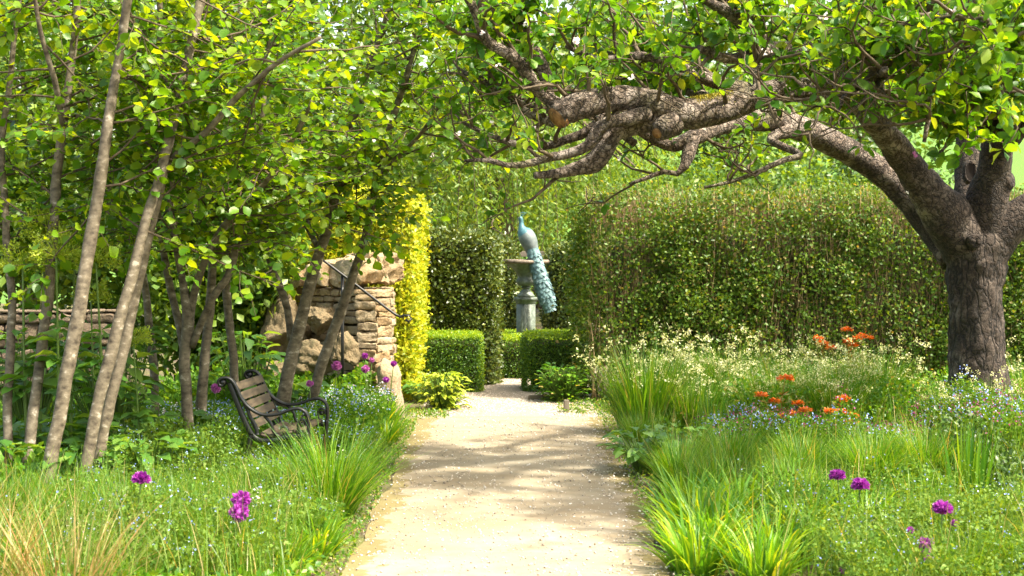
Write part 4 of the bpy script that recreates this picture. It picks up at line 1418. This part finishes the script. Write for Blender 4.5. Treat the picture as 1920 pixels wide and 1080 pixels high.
run(pal, [
    (-1.72, 8.15, .8, 'lush grass clump behind the tan blades, below the twin purple heads'),
    (-1.40, 8.0, .78, 'lush grass clump between the twin purple heads and the path'),
    (-1.12, 8.7, .5, 'lush grass clump touching the near path edge'),
    (-2.1, 8.7, .85, 'lush grass clump under the lone purple head'),
    (-2.5, 9.1, .8, 'lush grass clump at the foot of the twin pale stems'),
    (-2.9, 9.2, .8, 'lush grass clump at the foot of the thick pale stem'),
    (-1.85, 9.1, .7, 'lush grass clump just behind the twin purple heads'),
    (-1.46, 9.05, .62, 'lush grass clump in front of the biggest grass tuft'),
    (1.75, 7.7, .62, 'green grass clump nearest the camera beside the yellow-green straps'),
    (2.15, 7.6, .62, 'green grass clump nearest the camera under the crimson flower heads'),
    (2.5, 7.8, .6, 'green grass clump at the near corner of the flower bed'),
    (2.35, 8.6, .62, 'green grass clump behind the largest single purple head'),
    (3.05, 9.0, .7, 'green grass clump in deep shade beside the dark ferny leaves'),
    (1.95, 9.6, .6, 'green grass clump between strap leaves and grey spires')],
    'broad soft grass clumps')
tan = tuft_proto('tan_grass', '-', 'grass', 'grass_tan', 203, 190, .95, .18, .8, .7, .007, 6)
run(tan, [
    (-2.35, 7.15, .8, 'tan and orange grass with long arching blades nearest the camera'),
    (-1.95, 6.95, .8, 'tan grass clump whose blades lean out over lush green grass'),
    (-2.75, 7.6, .8, 'tan grass clump at the foot of the dark slim stems')], 'clumps of tan and orange grass')
lux = np.random.default_rng(204)


def luzula(label):
    root = thing('woodrush', label, 'plant')
    V, F, _ = tuft(lux, 560, .78, .17, .5, .75, .0085)
    mk('blades', Geo().add(V, F), M['grass'], root)
    V, F, c = tuft(lux, 75, .84, .15, .45, .5, .004, 4, .5)
    mk('flower_stems', Geo().add(V, F), M['stem'], root)
    tip = np.repeat(c[:, -1], 15, 0) + lux.normal(0, .017, (75 * 15, 3))
    mk('flower_sprays', Geo().add(*leafs(tip, unit(lux, len(tip)), unit(lux, len(tip)), lux.uniform(.012, .027, len(tip)), SMALL)), M['cream'], root)
    return root


luz = luzula('-')
run(luz, [
    (1.12, 13.6, 1.15, 'tall cream-flowered woodrush standing alone at the path edge by the beech hedge'),
    (1.55, 14.5, .98, 'cream woodrush directly behind the lone tall one'),
    (2.0, 14.7, 1.0, 'cream woodrush below the middle of the hedge, before the orange spurge'),
    (2.45, 14.3, .98, 'cream woodrush in front of the orange spurge heads'),
    (2.9, 14.2, .95, 'cream woodrush right under the tallest orange heads'),
    (3.3, 14.5, .98, 'cream woodrush between the orange heads and the apple trunk'),
    (2.2, 13.7, .85, 'shorter cream woodrush with bare green foot behind the lower orange heads'),
    (2.75, 13.6, .85, 'shorter cream woodrush beside the maroon flower haze'),
    (3.65, 13.1, .72, 'small cream woodrush at the near side of the apple trunk'),
    (4.1, 13.0, .75, 'small cream woodrush covering the foot of the apple trunk'),
    (4.5, 13.9, .95, 'cream woodrush beyond the apple trunk at the photo edge'),
    (1.55, 13.6, .8, 'cream woodrush beside a violet flower')], 'cream flowered woodrush clumps')
srng = np.random.default_rng(205)


def strap_geo(n, L, r, wd, lean=.6, bend=.9):
    a = srng.uniform(0, 6.28, n)
    rr = r * np.sqrt(srng.uniform(0, 1, n))
    base = np.stack([rr * np.cos(a), rr * np.sin(a), np.zeros(n)], -1)
    return blades(srng, base, a + srng.normal(0, .4, n), L * srng.uniform(.6, 1, n), lean * srng.uniform(.1, 1, n), bend * srng.uniform(.2, 1.2, n), wd * srng.uniform(.7, 1.2, n), 6, .5, 2.4)[:2]


st = tag(mk('day_lily', Geo().add(*strap_geo(150, .50, .15, .022, .85, 1.25)), M['strap']), '-', 'plant')
run(st, [
    (1.02, 8.75, 1.0, 'yellow-green strap-leaved clump bulging over the path edge'),
    (1.32, 9.2, .95, 'yellow-green strap-leaved clump behind the one at the path edge'),
    (.93, 8.0, .85, 'yellow-green strap-leaved clump nearest the camera at the path edge'),
    (1.38, 8.2, .8, 'palest strap-leaved clump, deeper in the bed than the nearest one'),
    (1.08, 8.38, .9, 'yellow-green strap-leaved clump squeezed between its two path-edge neighbours'),
    (1.22, 7.75, .8, 'strap-leaved clump behind the nearest one, under green grass'),
    (1.62, 8.8, .85, 'strap-leaved clump in the middle of the near bed'),
    (1.68, 9.45, .85, 'strap-leaved clump just below the pair of neighbouring purple heads'),
    (2.0, 8.9, .8, 'strap-leaved clump under the twin purple heads, deeper in the bed'),
    (1.05, 9.6, .8, 'strap-leaved clump at the path edge just before the arching grass tufts'),
    (1.80, 9.8, .8, 'strap-leaved clump between grass tufts and purple heads'),
    (-1.02, 8.35, .62, 'yellow-green strap-leaved clump at the path edge opposite'),
    (-1.15, 7.9, .6, 'small strap-leaved clump beside lush grass, nearest the camera'),
    (-1.02, 13.0, .62, 'golden strap-leaved clump in front of the stone slab'),
    (-1.12, 13.9, .75, 'drooping straps growing against the stone slab'),
    (-1.2, 12.2, .6, 'golden strap leaves beyond the bench arm')], 'strap leaved clumps')
iris = tag(mk('iris_clump', Geo().add(*strap_geo(46, .62, .12, .022, .18, .25)), M['grass']), '-', 'plant')
run(iris, [(2.85, 9.95, .95, 'stiff upright sword leaves in the shade below the blue flowers'),
           (1.62, 13.0, .8, 'upright dark sword leaves beside the tall woodrush'),
           (2.5, 9.3, .5, 'short upright sword leaves behind the purple heads')], 'upright sword leaved clumps')


def leafy(name, label, m, n, L, stalk, spread, T, seed, cat='plant', up=.5, low=.5):
    """clump of large leaves, each on its own stalk"""
    rng = np.random.default_rng(seed)
    root = thing(name, label, cat)
    G = Geo()
    a = rng.uniform(0, 6.28, n)
    e = rng.uniform(.15, 1.0, n) * spread
    tip = np.stack([np.cos(a) * e, np.sin(a) * e, stalk * rng.uniform(low, 1.05, n)], -1)
    for q, t in enumerate(tip):
        V, F = tube(np.array([t * (.15, .15, 0), t * (.6, .6, .6), t]), [.006, .005, .003], 4, False)
        G.add(V, F)
    mk('stalks', G, M['stem'], root)
    d = nrm(np.stack([np.cos(a), np.sin(a), rng.uniform(-.25, up, n)], -1))
    no = nrm(np.array([0, 0, 1.0]) + .35 * unit(rng, n))
    mk('leaves', Geo().add(*leafs(tip, d, no, L * rng.uniform(.6, 1.1, n), T)), M[m], root, True)
    return root


hos = leafy('broadleaf_plant', '-', 'hosta', 95, .17, .36, .32, BROAD, 301)
run(hos, [
    (-2.38, 10.35, 1.05, 'broad blue-green leaves spreading beside the twin pale stems'),
    (-2.05, 10.75, .9, 'broad blue-green leaves on the bench side of the twin stems'),
    (-3.25, 10.9, 1.1, 'broad leaves between the dark slim stems'),
    (-2.75, 11.4, 1.1, 'broad leaves behind the thick pale stem'),
    (.93, 11.35, .8, 'large pale leaf plant drooping over the path edge'),
    (1.25, 12.2, .6, 'low leafy plant in front of the tall woodrush'),
    (-2.75, 10.1, .95, 'broad blue-green leaves at the foot of the thick pale stem'),
    (-3.5, 10.4, 1.0, 'broad leaves at the photo edge in front of the darkest slim stem'),
    (-2.55, 11.9, 1.0, 'broad leaves behind the twin stems, beside the blue flowers'),
    (-1.95, 13.6, 1.15, 'drooping dark leaves behind the bench back'),
    (-.92, 16.2, .55, 'grey-green leaves at the foot of the golden hedge')], 'broad leaved plants')
hel = leafy('hellebore', 'yellow-green hellebore at the corner of the gravel by the golden hedge', 'lime', 260, .09, .34, .24, BROAD, 302, low=.05)
hel.location = (-.68, 15.5, 0)
par = leafy('bushy_herb', 'bright green bushy plant between the low hedge block and the beech hedge', 'grass', 420, .07, .36, .26, APPLE, 303, low=.05)
par.location = (.52, 16.2, 0)
tall = leafy('tall_leafy_plant', '-', 'hosta', 110, .19, .95, .36, BROAD, 304)
run(tall, [
    (-2.95, 11.7, 1.0, 'tall pale-leaved plant behind the thick pale stem'),
    (-3.75, 12.4, .95, 'tall leafy plant at the photo edge, under the lime heads'),
    (-2.3, 13.9, .85, 'tall dark-leaved plant in the shade behind the forked tree')], 'tall leafy plants')


def umbel(label, seed):
    rng = np.random.default_rng(seed)
    root = thing('lime_umbel', label, 'flower')
    H = 1.3
    pts = catmull([(0, 0, 0), (.02, 0, H * .5), (.05, -.02, H)], .1)
    mk('stalk', Geo().add(*tube(pts, np.linspace(.012, .006, len(pts)), 6)), M['stem'], root, True)
    G, n = Geo(), 42
    d = unit(rng, n)
    d[:, 2] = np.abs(d[:, 2]) * .9 - .15
    d = nrm(d)
    c = pts[-1] + d * .14 * rng.uniform(.8, 1.1, (n, 1))
    for q in c:
        V, F = tube([pts[-1], q], [.003, .002], 3, False)
        G.add(V, F)
    m = 22
    p = np.repeat(c, m, 0) + rng.normal(0, .016, (n * m, 3))
    G.add(*leafs(p, nrm(np.repeat(d, m, 0) + .8 * unit(rng, n * m)), unit(rng, n * m), rng.uniform(.012, .024, n * m), SMALL))
    mk('flower_head', G, M['lime'], root)
    k = 24
    z = rng.uniform(.2, .8, k) * H
    a = rng.uniform(0, 6.28, k)
    mk('leaves', Geo().add(*leafs(np.stack([.02 + 0 * z, 0 * z, z], -1), np.stack([np.cos(a), np.sin(a), .3 + 0 * a], -1), np.array([0, 0, 1.0]) + .3 * unit(rng, k), rng.uniform(.12, .22, k), BROAD)), M['hosta'], root, True)
    return root


um = umbel('-', 401)
for i, (px, py, d, s, lab) in enumerate([
        (48, 500, 10.6, 1.1, 'lime flower head at the photo edge beside the darkest slim stem'), (105, 482, 10.45, 1.0, 'highest lime flower head, between the slim stems'),
        (128, 470, 10.9, .95, 'lime flower head behind the second slim stem'), (192, 490, 10.5, 1.0, 'lime flower head between thick pale stem and twin stems'),
        (178, 560, 10.9, .8, 'lower lime flower head before the old wall'), (262, 640, 10.9, .8, 'lowest lime flower head, seen just behind the twin stems'),
        (70, 440, 10.75, 1.0, 'lime flower head half hidden high in hazel leaves')]):
    c = P(px, py, d)
    o = place(um, c[0], c[1], prng.uniform(0, 6.28), s, lab, 'lime green flower heads', 0, i > 0)
    o.scale = (s, s, c[2] / 1.3)


# purple globe flowers on bare stems
def allium(label, hd, size, m, seed, bend, dome):
    rng = np.random.default_rng(seed)
    root = thing('globe_flower', label, 'flower', (hd[0] + bend, hd[1], 0), 0, 'purple globe flower heads')
    pts = catmull([(0, 0, 0), (-bend * .3, 0, hd[2] * .5), (-bend, 0, hd[2])], .06)
    mk('stem', Geo().add(*tube(pts, np.linspace(.0055, .0035, len(pts)), 6)), M['stem'], root, True)
    n = 130
    d = unit(rng, n)
    if dome:
        d[:, 2] = np.abs(d[:, 2]) * 1.0 - .25
        d = nrm(d)
    G = Geo()
    c = pts[-1]
    G.add(ICO3[0] * size * .28 * np.array([1, 1, .8]) + c, [ICO3[1]])
    for k in range(3):
        dd = nrm(d + .35 * unit(rng, n))
        G.add(*leafs(c + d * size * .25 * np.array([1, 1, .85]), dd, unit(rng, n), size * rng.uniform(.22, .36, n), diamond_t(.24, .06)))
    mk('flower_head', G, M[m], root)


for i, (px, py, d, s, m, dm, lab) in enumerate([
        (1570, 893, 8.6, 30, 'purple', 1, 'purple domed flower head above the strap leaves, its twin just nearer the trunk'),
        (1613, 911, 8.4, 33, 'purple', 1, 'purple flower head a little lower than its neighbour above the strap leaves'),
        (1767, 956, 7.9, 38, 'purple', 1, 'widest purple flower head, alone among grey spires'),
        (1735, 1022, 7.6, 32, 'purple', 0, 'reddish purple globe below the widest head, in green grass'),
        (1742, 1049, 7.55, 18, 'purple', 0, 'small purple bud hanging just under the reddish globe'),
        (1707, 994, 7.8, 14, 'purple', 0, 'tiny purple bud between the reddish globe and the twin heads'),
        (1790, 981, 7.95, 15, 'purple', 0, 'tiny dark purple bud close behind the widest head'),
        (1578, 1070, 7.5, 14, 'purple', 0, 'tiny purple bud lowest in the near grass'),
        (265, 900, 8.1, 34, 'purple', 1, 'lone purple flower head in front of the broad blue-green leaves'),
        (452, 937, 7.75, 36, 'purple', 0, 'upper of two purple globes touching each other in lush grass'),
        (448, 961, 7.7, 36, 'purple', 0, 'lower of two purple globes touching each other in lush grass'),
        (405, 728, 11.9, 19, 'pink', 0, 'pink globe just beyond the scrolled top of the bench'),
        (581, 719, 12.6, 14, 'pink', 0, 'pink globe between the stout leaning stem and the slender one'),
        (631, 686, 13.4, 19, 'pink', 0, 'pink globe under the handrail post'),
        (684, 667, 14.0, 12, 'purple', 0, 'small purple globe highest against the stone pier'),
        (697, 675, 14.05, 10, 'pink', 0, 'palest tiny globe near the top one against the pier'),
        (685, 692, 13.9, 15, 'pink', 0, 'pink globe below the two small ones against the pier'),
        (724, 712, 13.7, 12, 'purple', 0, 'purple globe in front of the stone slab'),
        (738, 682, 14.2, 12, 'purple', 0, 'purple globe leaning on the top of the stone slab'),
        (710, 742, 13.6, 8, 'purple', 0, 'tiniest purple bud low before the stone slab')]):
    allium(lab, P(px, py, d), s / FPX * d, m, 500 + i, prng.uniform(-.05, .05), dm)


# orange spurge
def spurge(label, heads, base, seed):
    rng = np.random.default_rng(seed)
    root = thing('orange_spurge', label, 'plant', (base[0], base[1], 0), 0, 'orange flowered spurge plants')
    inv = -np.array([base[0], base[1], 0])
    L = []
    for px, py, d, s in heads:
        h = P(px, py, d)
        b = np.array([base[0] + rng.normal(0, .08), base[1] + rng.normal(0, .08), 0])
        pts = catmull([b, (b + h) / 2 + rng.normal(0, .02, 3), h], .06)
        st = mk('stem', Geo().add(*tube(pts + inv, np.linspace(.006, .003, len(pts)), 5)), M['bronze_leaf'], root, True)
        k = 46
        q = pts[rng.integers(len(pts) // 3, len(pts), k)]
        a = rng.uniform(0, 6.28, k)
        L.append(leafs(q + inv, np.stack([np.cos(a), np.sin(a), rng.uniform(-.2, .7, k)], -1), np.array([0, 0, 1.0]) + .4 * unit(rng, k), rng.uniform(.05, .09, k), diamond_t(.13, .03)))
        n = int(60 + s * 3)
        r = s / FPX * d / 2
        rr = r * np.sqrt(rng.uniform(0, 1, n))
        a = rng.uniform(0, 6.28, n)
        p = h + np.stack([rr * np.cos(a), rr * np.sin(a), .25 * r - .35 * rr ** 2 / r + rng.normal(0, .008, n)], -1)
        mk('flower_head', Geo().add(*leafs(p + inv, nrm(np.stack([np.cos(a), np.sin(a), .4 + 0 * a], -1) + .6 * unit(rng, n)), np.array([0, 0, 1.0]) + .5 * unit(rng, n), rng.uniform(.014, .026, n), ROUND)), M['orange'], root)
    G = Geo()
    for V, F in L:
        G.add(V, F)
    mk('leaves', G, M['bronze_leaf'], root)


spurge('tallest orange spurge standing against the dark beech hedge', [(1588, 619, 14.6, 20), (1618, 633, 14.5, 36), (1535, 635, 14.8, 18), (1542, 644, 14.7, 20), (1558, 652, 14.6, 18), (1590, 640, 14.7, 14), (1600, 648, 14.5, 16)], P(1580, 790, 14.6), 601)
spurge('orange spurge with bronze leaves in the middle of the bed', [(1472, 710, 12.9, 30), (1428, 741, 12.8, 20), (1496, 757, 12.7, 20), (1510, 770, 12.6, 24), (1452, 752, 12.8, 16), (1463, 783, 12.6, 18), (1488, 778, 12.6, 14)], P(1462, 838, 12.8), 602)
spurge('orange spurge nearest the blue flower haze, with one bright head', [(1580, 748, 12.7, 27), (1556, 772, 12.6, 18), (1577, 773, 12.6, 16), (1600, 780, 12.7, 16), (1590, 792, 12.5, 14)], P(1580, 838, 12.7), 603)


# ------------------------------------------------------------------ uncountable cover of the beds
def cover(name, label, regs, m, seed, size=(.02, .05), flower=None, nf=0, fs=(.008, .016), T=SMALL, hmin=.0):
    """low leafy growth filling the bed; regs = x0, x1, y0, y1, height, count"""
    rng = np.random.default_rng(seed)
    G = Geo()
    mats = [M[m]]
    for (x0, x1, y0, y1, h, n) in regs:
        x, y = rng.uniform(x0, x1, n), rng.uniform(y0, y1, n)
        q = np.stack([x, y, 0 * x], -1)
        hh = h * (.65 + .5 * fbm(q * 1.6 + seed, 3)).clip(.2, 1.3)
        z = hmin + hh * rng.uniform(0, 1, n) ** .6
        q[:, 2] = z
        d = nrm(unit(rng, n) + np.array([0, 0, .35]))
        no = nrm(np.array([0, 0, .7]) + .8 * unit(rng, n))
        G.add(*leafs(q, d, no, rng.uniform(*size, n), T), 0)
        ns = n // 7
        i = rng.integers(0, n, ns)
        b = q[i].copy()
        b[:, 2] = 0
        V, F, _ = blades(rng, b, rng.uniform(0, 6.28, ns), hh[i] * rng.uniform(.8, 1.2, ns), rng.uniform(0, .3, ns), rng.uniform(0, .4, ns), .004, 3)
        G.add(V, F, 0)
        if flower:
            for k, fm in enumerate(flower):
                kf = int(nf * n / len(flower))
                i = rng.integers(0, n, kf)
                c = q[i] * (1, 1, 0) + np.stack([0 * i, 0 * i, hh[i] * rng.uniform(.8, 1.15, kf)], -1)
                c = np.repeat(c, 4, 0) + rng.normal(0, .014, (kf * 4, 3))
                if k:
                    mm = fbm(c * (1.3, 1.3, 0) + 40 * k, 2) > -.1
                    c = c[mm]
                G.add(*leafs(c, unit(rng, len(c)), nrm(np.array([0, -.5, .6]) + .6 * unit(rng, len(c))), rng.uniform(*fs, len(c)), ROUND), 1 + k)
    for fm in (flower or []):
        mats.append(M[fm])
    return tag(mk(name, G, mats), label, 'ground cover', None, 'stuff')


cover('flowering_ground_cover', 'frothy pale growth with white and blue specks around the bench', [(-2.6, -1.75, 9.2, 10.5, .55, 15000), (-1.75, -1.0, 9.2, 10.6, .34, 10000), (-2.4, -1.12, 7.3, 8.9, .38, 15000), (-1.5, -.98, 8.4, 9.3, .30, 5000), (-2.6, -1.0, 10.5, 12.2, .36, 15000), (-1.5, -.98, 9.9, 12.4, .22, 9000)], 'cover_grey', 701, (.014, .035), ('blue', 'white'), .016, (.006, .013))
cover('forget_me_nots', 'blue forget-me-nots behind the bench and under the slender stems', [(-2.6, -1.05, 11.8, 14.6, .42, 24000), (-3.6, -2.4, 12.3, 13.6, .36, 9000)], 'cover', 702, (.018, .045), ('blue', 'white'), .06)
cover('undergrowth', 'green undergrowth filling the shaded bed behind the slim stems', [(-6, -2.3, 9.5, 14.6, .40, 22000), (-3.2, -1.3, 14, 16.2, .45, 9000)], 'cover', 703, (.03, .08), None, 0, T=SMALL)
cover('undergrowth', 'fresh green growth at the feet of the lush grass', [(-3.2, -.98, 7.0, 9.6, .22, 18000)], 'grass', 704, (.02, .05))
cover('flowering_ground_cover', 'mixed blue and maroon flower haze in front of the apple trunk', [(2.35, 5.4, 11.5, 13.7, .46, 30000), (1.5, 2.6, 11.6, 13.4, .34, 14000)], 'cover', 705, (.016, .04), ('blue', 'maroon', 'maroon'), .08, (.009, .018))
cover('undergrowth', 'green growth under the woodrush and spurge along the hedge foot', [(.98, 6, 13.3, 16.2, .42, 26000)], 'grass', 706, (.02, .05))
cover('undergrowth', 'green growth between strap leaves and grass tufts', [(.98, 3.6, 9.0, 11.7, .22, 24000)], 'cover', 707, (.018, .045))
cover('catmint', 'grey-green catmint spires with dull lilac specks near the camera', [(1.5, 3.4, 7.0, 9.3, .35, 24000)], 'cover_grey', 708, (.014, .035), ('blue',), .005, (.006, .011))
cover('shade_foliage', 'dark ferny leaves in deep shade below the apple trunk', [(3.0, 4.6, 9.6, 11.6, .42, 15000)], 'dark_leaf', 709, (.02, .05))
cover('moss_and_weeds', 'small weeds and moss creeping from the beds onto the path edges', [(.80, 1.06, 7.2, 16, .05, 3500), (-1.06, -.84, 7.2, 14.6, .05, 3000), (-1.0, -.6, 14.6, 15.4, .05, 800), (.45, 1.0, 15, 16.1, .06, 1200)], 'grass_pale', 710, (.010, .03))
rng = np.random.default_rng(712)
n = 420
b = np.stack([np.where(np.arange(n) < 230, rng.uniform(1.35, 3.2, n), rng.uniform(-2.5, -1.1, n)), rng.uniform(7.2, 9.4, n), np.zeros(n)], -1)
lft = b[:, 0] < 0
b[lft, 1] = rng.uniform(7.6, 10.4, lft.sum())
V, F, c = blades(rng, b, rng.uniform(0, 6.28, n), rng.uniform(.26, .46, n), rng.uniform(0, .25, n), rng.uniform(0, .35, n), .005, 8)
G = Geo().add(V, F, 0)
q = np.repeat(c[:, 2:].reshape(-1, 3), 5, 0)
fr = np.tile(np.repeat(np.linspace(1, .35, 7), 5), n)
q = q + rng.normal(0, .008, q.shape)
m = len(q)
G.add(*leafs(q, nrm(unit(rng, m) * (1, 1, .3) + np.array([0, 0, .2])), nrm(np.array([0, 0, .8]) + .6 * unit(rng, m)), .045 * fr * rng.uniform(.7, 1.2, m), diamond_t(.28, .06)), 1)
k = rng.uniform(size=m) < .06
G.add(*leafs(q[k] + (0, 0, .01), unit(rng, k.sum()), unit(rng, k.sum()), rng.uniform(.008, .014, k.sum()), ROUND), 2)
tag(mk('catmint_spires', G, [M['stem'], M['cover_grey'], M['blue']]), 'upright grey-green leafy spires standing through the near planting of both beds', 'ground cover', None, 'stuff')
rng = np.random.default_rng(711)
n = 6000
b = np.stack([np.concatenate([rng.uniform(-3.2, -1.02, n // 2), rng.uniform(1.05, 4.5, n // 2)]), np.concatenate([rng.uniform(7, 9.5, n // 2), rng.uniform(7.2, 13.5, n // 2)]), np.zeros(n)], -1)
V, F, _ = blades(rng, b, rng.uniform(0, 6.28, n), rng.uniform(.22, .5, n), rng.uniform(0, .4, n), rng.uniform(.1, .9, n), .006, 4)
tag(mk('loose_grass', Geo().add(V, F), M['grass_pale']), 'loose grass blades running through both flower beds', 'grass', None, 'stuff')


# ------------------------------------------------------------------ what stands behind
def tree_cloud(name, label, cat, x, y, rx, ry, z0, z1, n, size, m, seed, T=SMALL, trunk=.15, lumps=16, group=None):
    """loose crown made of leaf clumps round an uneven ellipsoid, on a forked trunk"""
    rng = np.random.default_rng(seed)
    root = thing(name, label, cat, (x, y, 0), 0, group)
    ctr = np.array([0, 0, (z0 + z1) / 2])
    R = np.array([rx, ry, (z1 - z0) / 2])
    lc = unit(rng, lumps) * (rng.uniform(.35, .85, (lumps, 1))) * R + ctr
    lr = rng.uniform(.3, .5, lumps)
    i = rng.integers(0, lumps, n)
    p = lc[i] + unit(rng, n) * (R * lr[i, None]) * rng.uniform(.55, 1.08, (n, 1))
    p = p + .15 * R.min() * np.stack([fbm(p * 1.1 + 8 * a + seed, 2) for a in range(3)], -1)
    p = p[p[:, 2] > max(.05, z0 - .3)]
    n = len(p)
    d = nrm(unit(rng, n) + np.array([0, 0, -.1]))
    no = nrm(nrm(p - ctr) * .5 + np.array([0, 0, .6]) + .7 * unit(rng, n))
    G = Geo()
    top = np.array([rng.normal(0, .1), rng.normal(0, .1), z0 * .6 + z1 * .4])
    tp = catmull([(0, 0, -.1), top * .5 + (rng.normal(0, .1), 0, 0), top], .3)
    G.add(*tube(tp, np.linspace(trunk, trunk * .5, len(tp)), 10, True, .08, 4))
    for q in lc[:10]:
        s = tp[rng.integers(len(tp) // 2, len(tp))]
        b = catmull([s, (s + q) / 2 + (0, 0, .1), q], .3)
        G.add(*tube(b, np.linspace(trunk * .4, .02, len(b)), 6))
    mk('trunk', G, M['twig'], root, True)
    mk('crown', Geo().add(*leafs(p, d, no, size * rng.uniform(.6, 1.3, n), T)), M[m], root)
    return root


def willow():
    rng = np.random.default_rng(808)
    x, y = -.3, 30.0
    root = thing('willow_tree', 'pale drooping willow filling the gap above the peacock', 'tree', (x, y, 0))
    G = Geo()
    tp = catmull([(0, 1, -.1), (.1, 1.1, 1.6), (-.1, .9, 3.6), (.1, 1, 5)], .3)
    G.add(*tube(tp, np.linspace(.34, .14, len(tp)), 12, True, .1, 3))
    pos, dr, no = [], [], []
    for i in range(760):
        a = rng.uniform(0, 6.28)
        e = math.sqrt(rng.uniform(0, 1))
        top = np.array([3.6 * e * math.cos(a), 2.6 * e * math.sin(a) + 1, 2.2 + 2.2 * math.sqrt(max(0, 1 - e * e * .9)) + rng.normal(0, .3)])
        L = min(rng.uniform(1.2, 3.2), top[2] - .4)
        out = np.array([math.cos(a), math.sin(a), 0])
        st = catmull([top, top + out * .15 - (0, 0, L * .35), top + out * rng.uniform(.1, .4) + rng.normal(0, .1, 3) - (0, 0, L)], .07)
        if i % 3 == 0:
            G.add(*tube(st[::4], .006, 3, False))
        if i % 25 == 0:
            s = tp[rng.integers(len(tp) // 2, len(tp))]
            b = catmull([s, (s + top) / 2 + (0, 0, .3), top], .3)
            G.add(*tube(b, np.linspace(.07, .015, len(b)), 6))
        k = np.repeat(st, 2, 0)
        pos.append(k + rng.normal(0, .05, k.shape))
    p = np.vstack(pos)
    n = len(p)
    mk('trunk', G, M['twig'], root, True)
    d = nrm(unit(rng, n) * (1, 1, .6) + np.array([0, 0, -.7]))
    mk('crown', Geo().add(*leafs(p, d, nrm(unit(rng, n) + np.array([0, -.2, .4])), rng.uniform(.09, .16, n), diamond_t(.14, .03))), M['willow_leaf'], root)


willow()
for i, (nm, lab, ct, x, y, rx, ry, z0, z1, n, s, m) in enumerate([
        ('background_bush', 'rounded fresh green bush above the middle of the beech hedge', 'bush', 3.9, 25, 1.7, 1.3, .2, 3.6, 9000, .10, 'bush_leaf'),
        ('background_bush', 'darker green bush above the beech hedge next to the curved limb', 'bush', 5.9, 26, 1.9, 1.5, .2, 3.7, 9000, .10, 'dark_leaf'),
        ('background_bush', 'yellow-green bush between willow and beech hedge', 'bush', 2.7, 27.5, 1.3, 1.1, .2, 3.0, 8000, .09, 'bush_leaf'),
        ('background_tree', 'leafy tree beyond the fresh green bush, filling the gaps of the apple crown', 'tree', 4.6, 34, 3.4, 2.6, 1.2, 8.0, 12000, .17, 'bush_leaf'),
        ('background_tree', 'tree beyond the willow showing over the path', 'tree', .6, 37, 3.8, 3, 1.5, 10.5, 16000, .20, 'willow_leaf'),
        ('background_tree', 'dark tree beyond the stone pier, behind the slender stem', 'tree', -4.2, 30, 3.6, 2.6, .8, 10, 20000, .18, 'bush_leaf'),
        ('background_tree', 'tree glimpsed through the topmost apple leaves beside the open hill', 'tree', 8.4, 38, 2.6, 2.4, 2.8, 8.0, 9000, .17, 'bush_leaf'),
        ('shade_shrub', 'big dark shrub behind the tree with twin stems', 'shrub', -4.6, 17.2, 1.9, 1.2, .3, 4.2, 13000, .11, 'bush_leaf'),
        ('shade_shrub', 'dark leafy shrub behind the forked tree and bench', 'shrub', -3.0, 15.7, 1.25, .7, .1, 3.9, 15000, .10, 'bush_leaf'),
        ('shade_shrub', 'dark shrub at the photo edge behind the old stone wall', 'shrub', -6.6, 17.4, 1.6, 1.2, .3, 4.4, 9000, .11, 'dark_leaf'),
        ('background_tree', 'tall tree far behind the dark shrubs at the photo edge', 'tree', -9, 30, 3.2, 2.6, .8, 8, 11000, .17, 'bush_leaf')]):
    tree_cloud(nm, lab, ct, x, y, rx, ry, z0, z1, n, s, m, 900 + i, trunk=.2 if ct == 'tree' else .06)
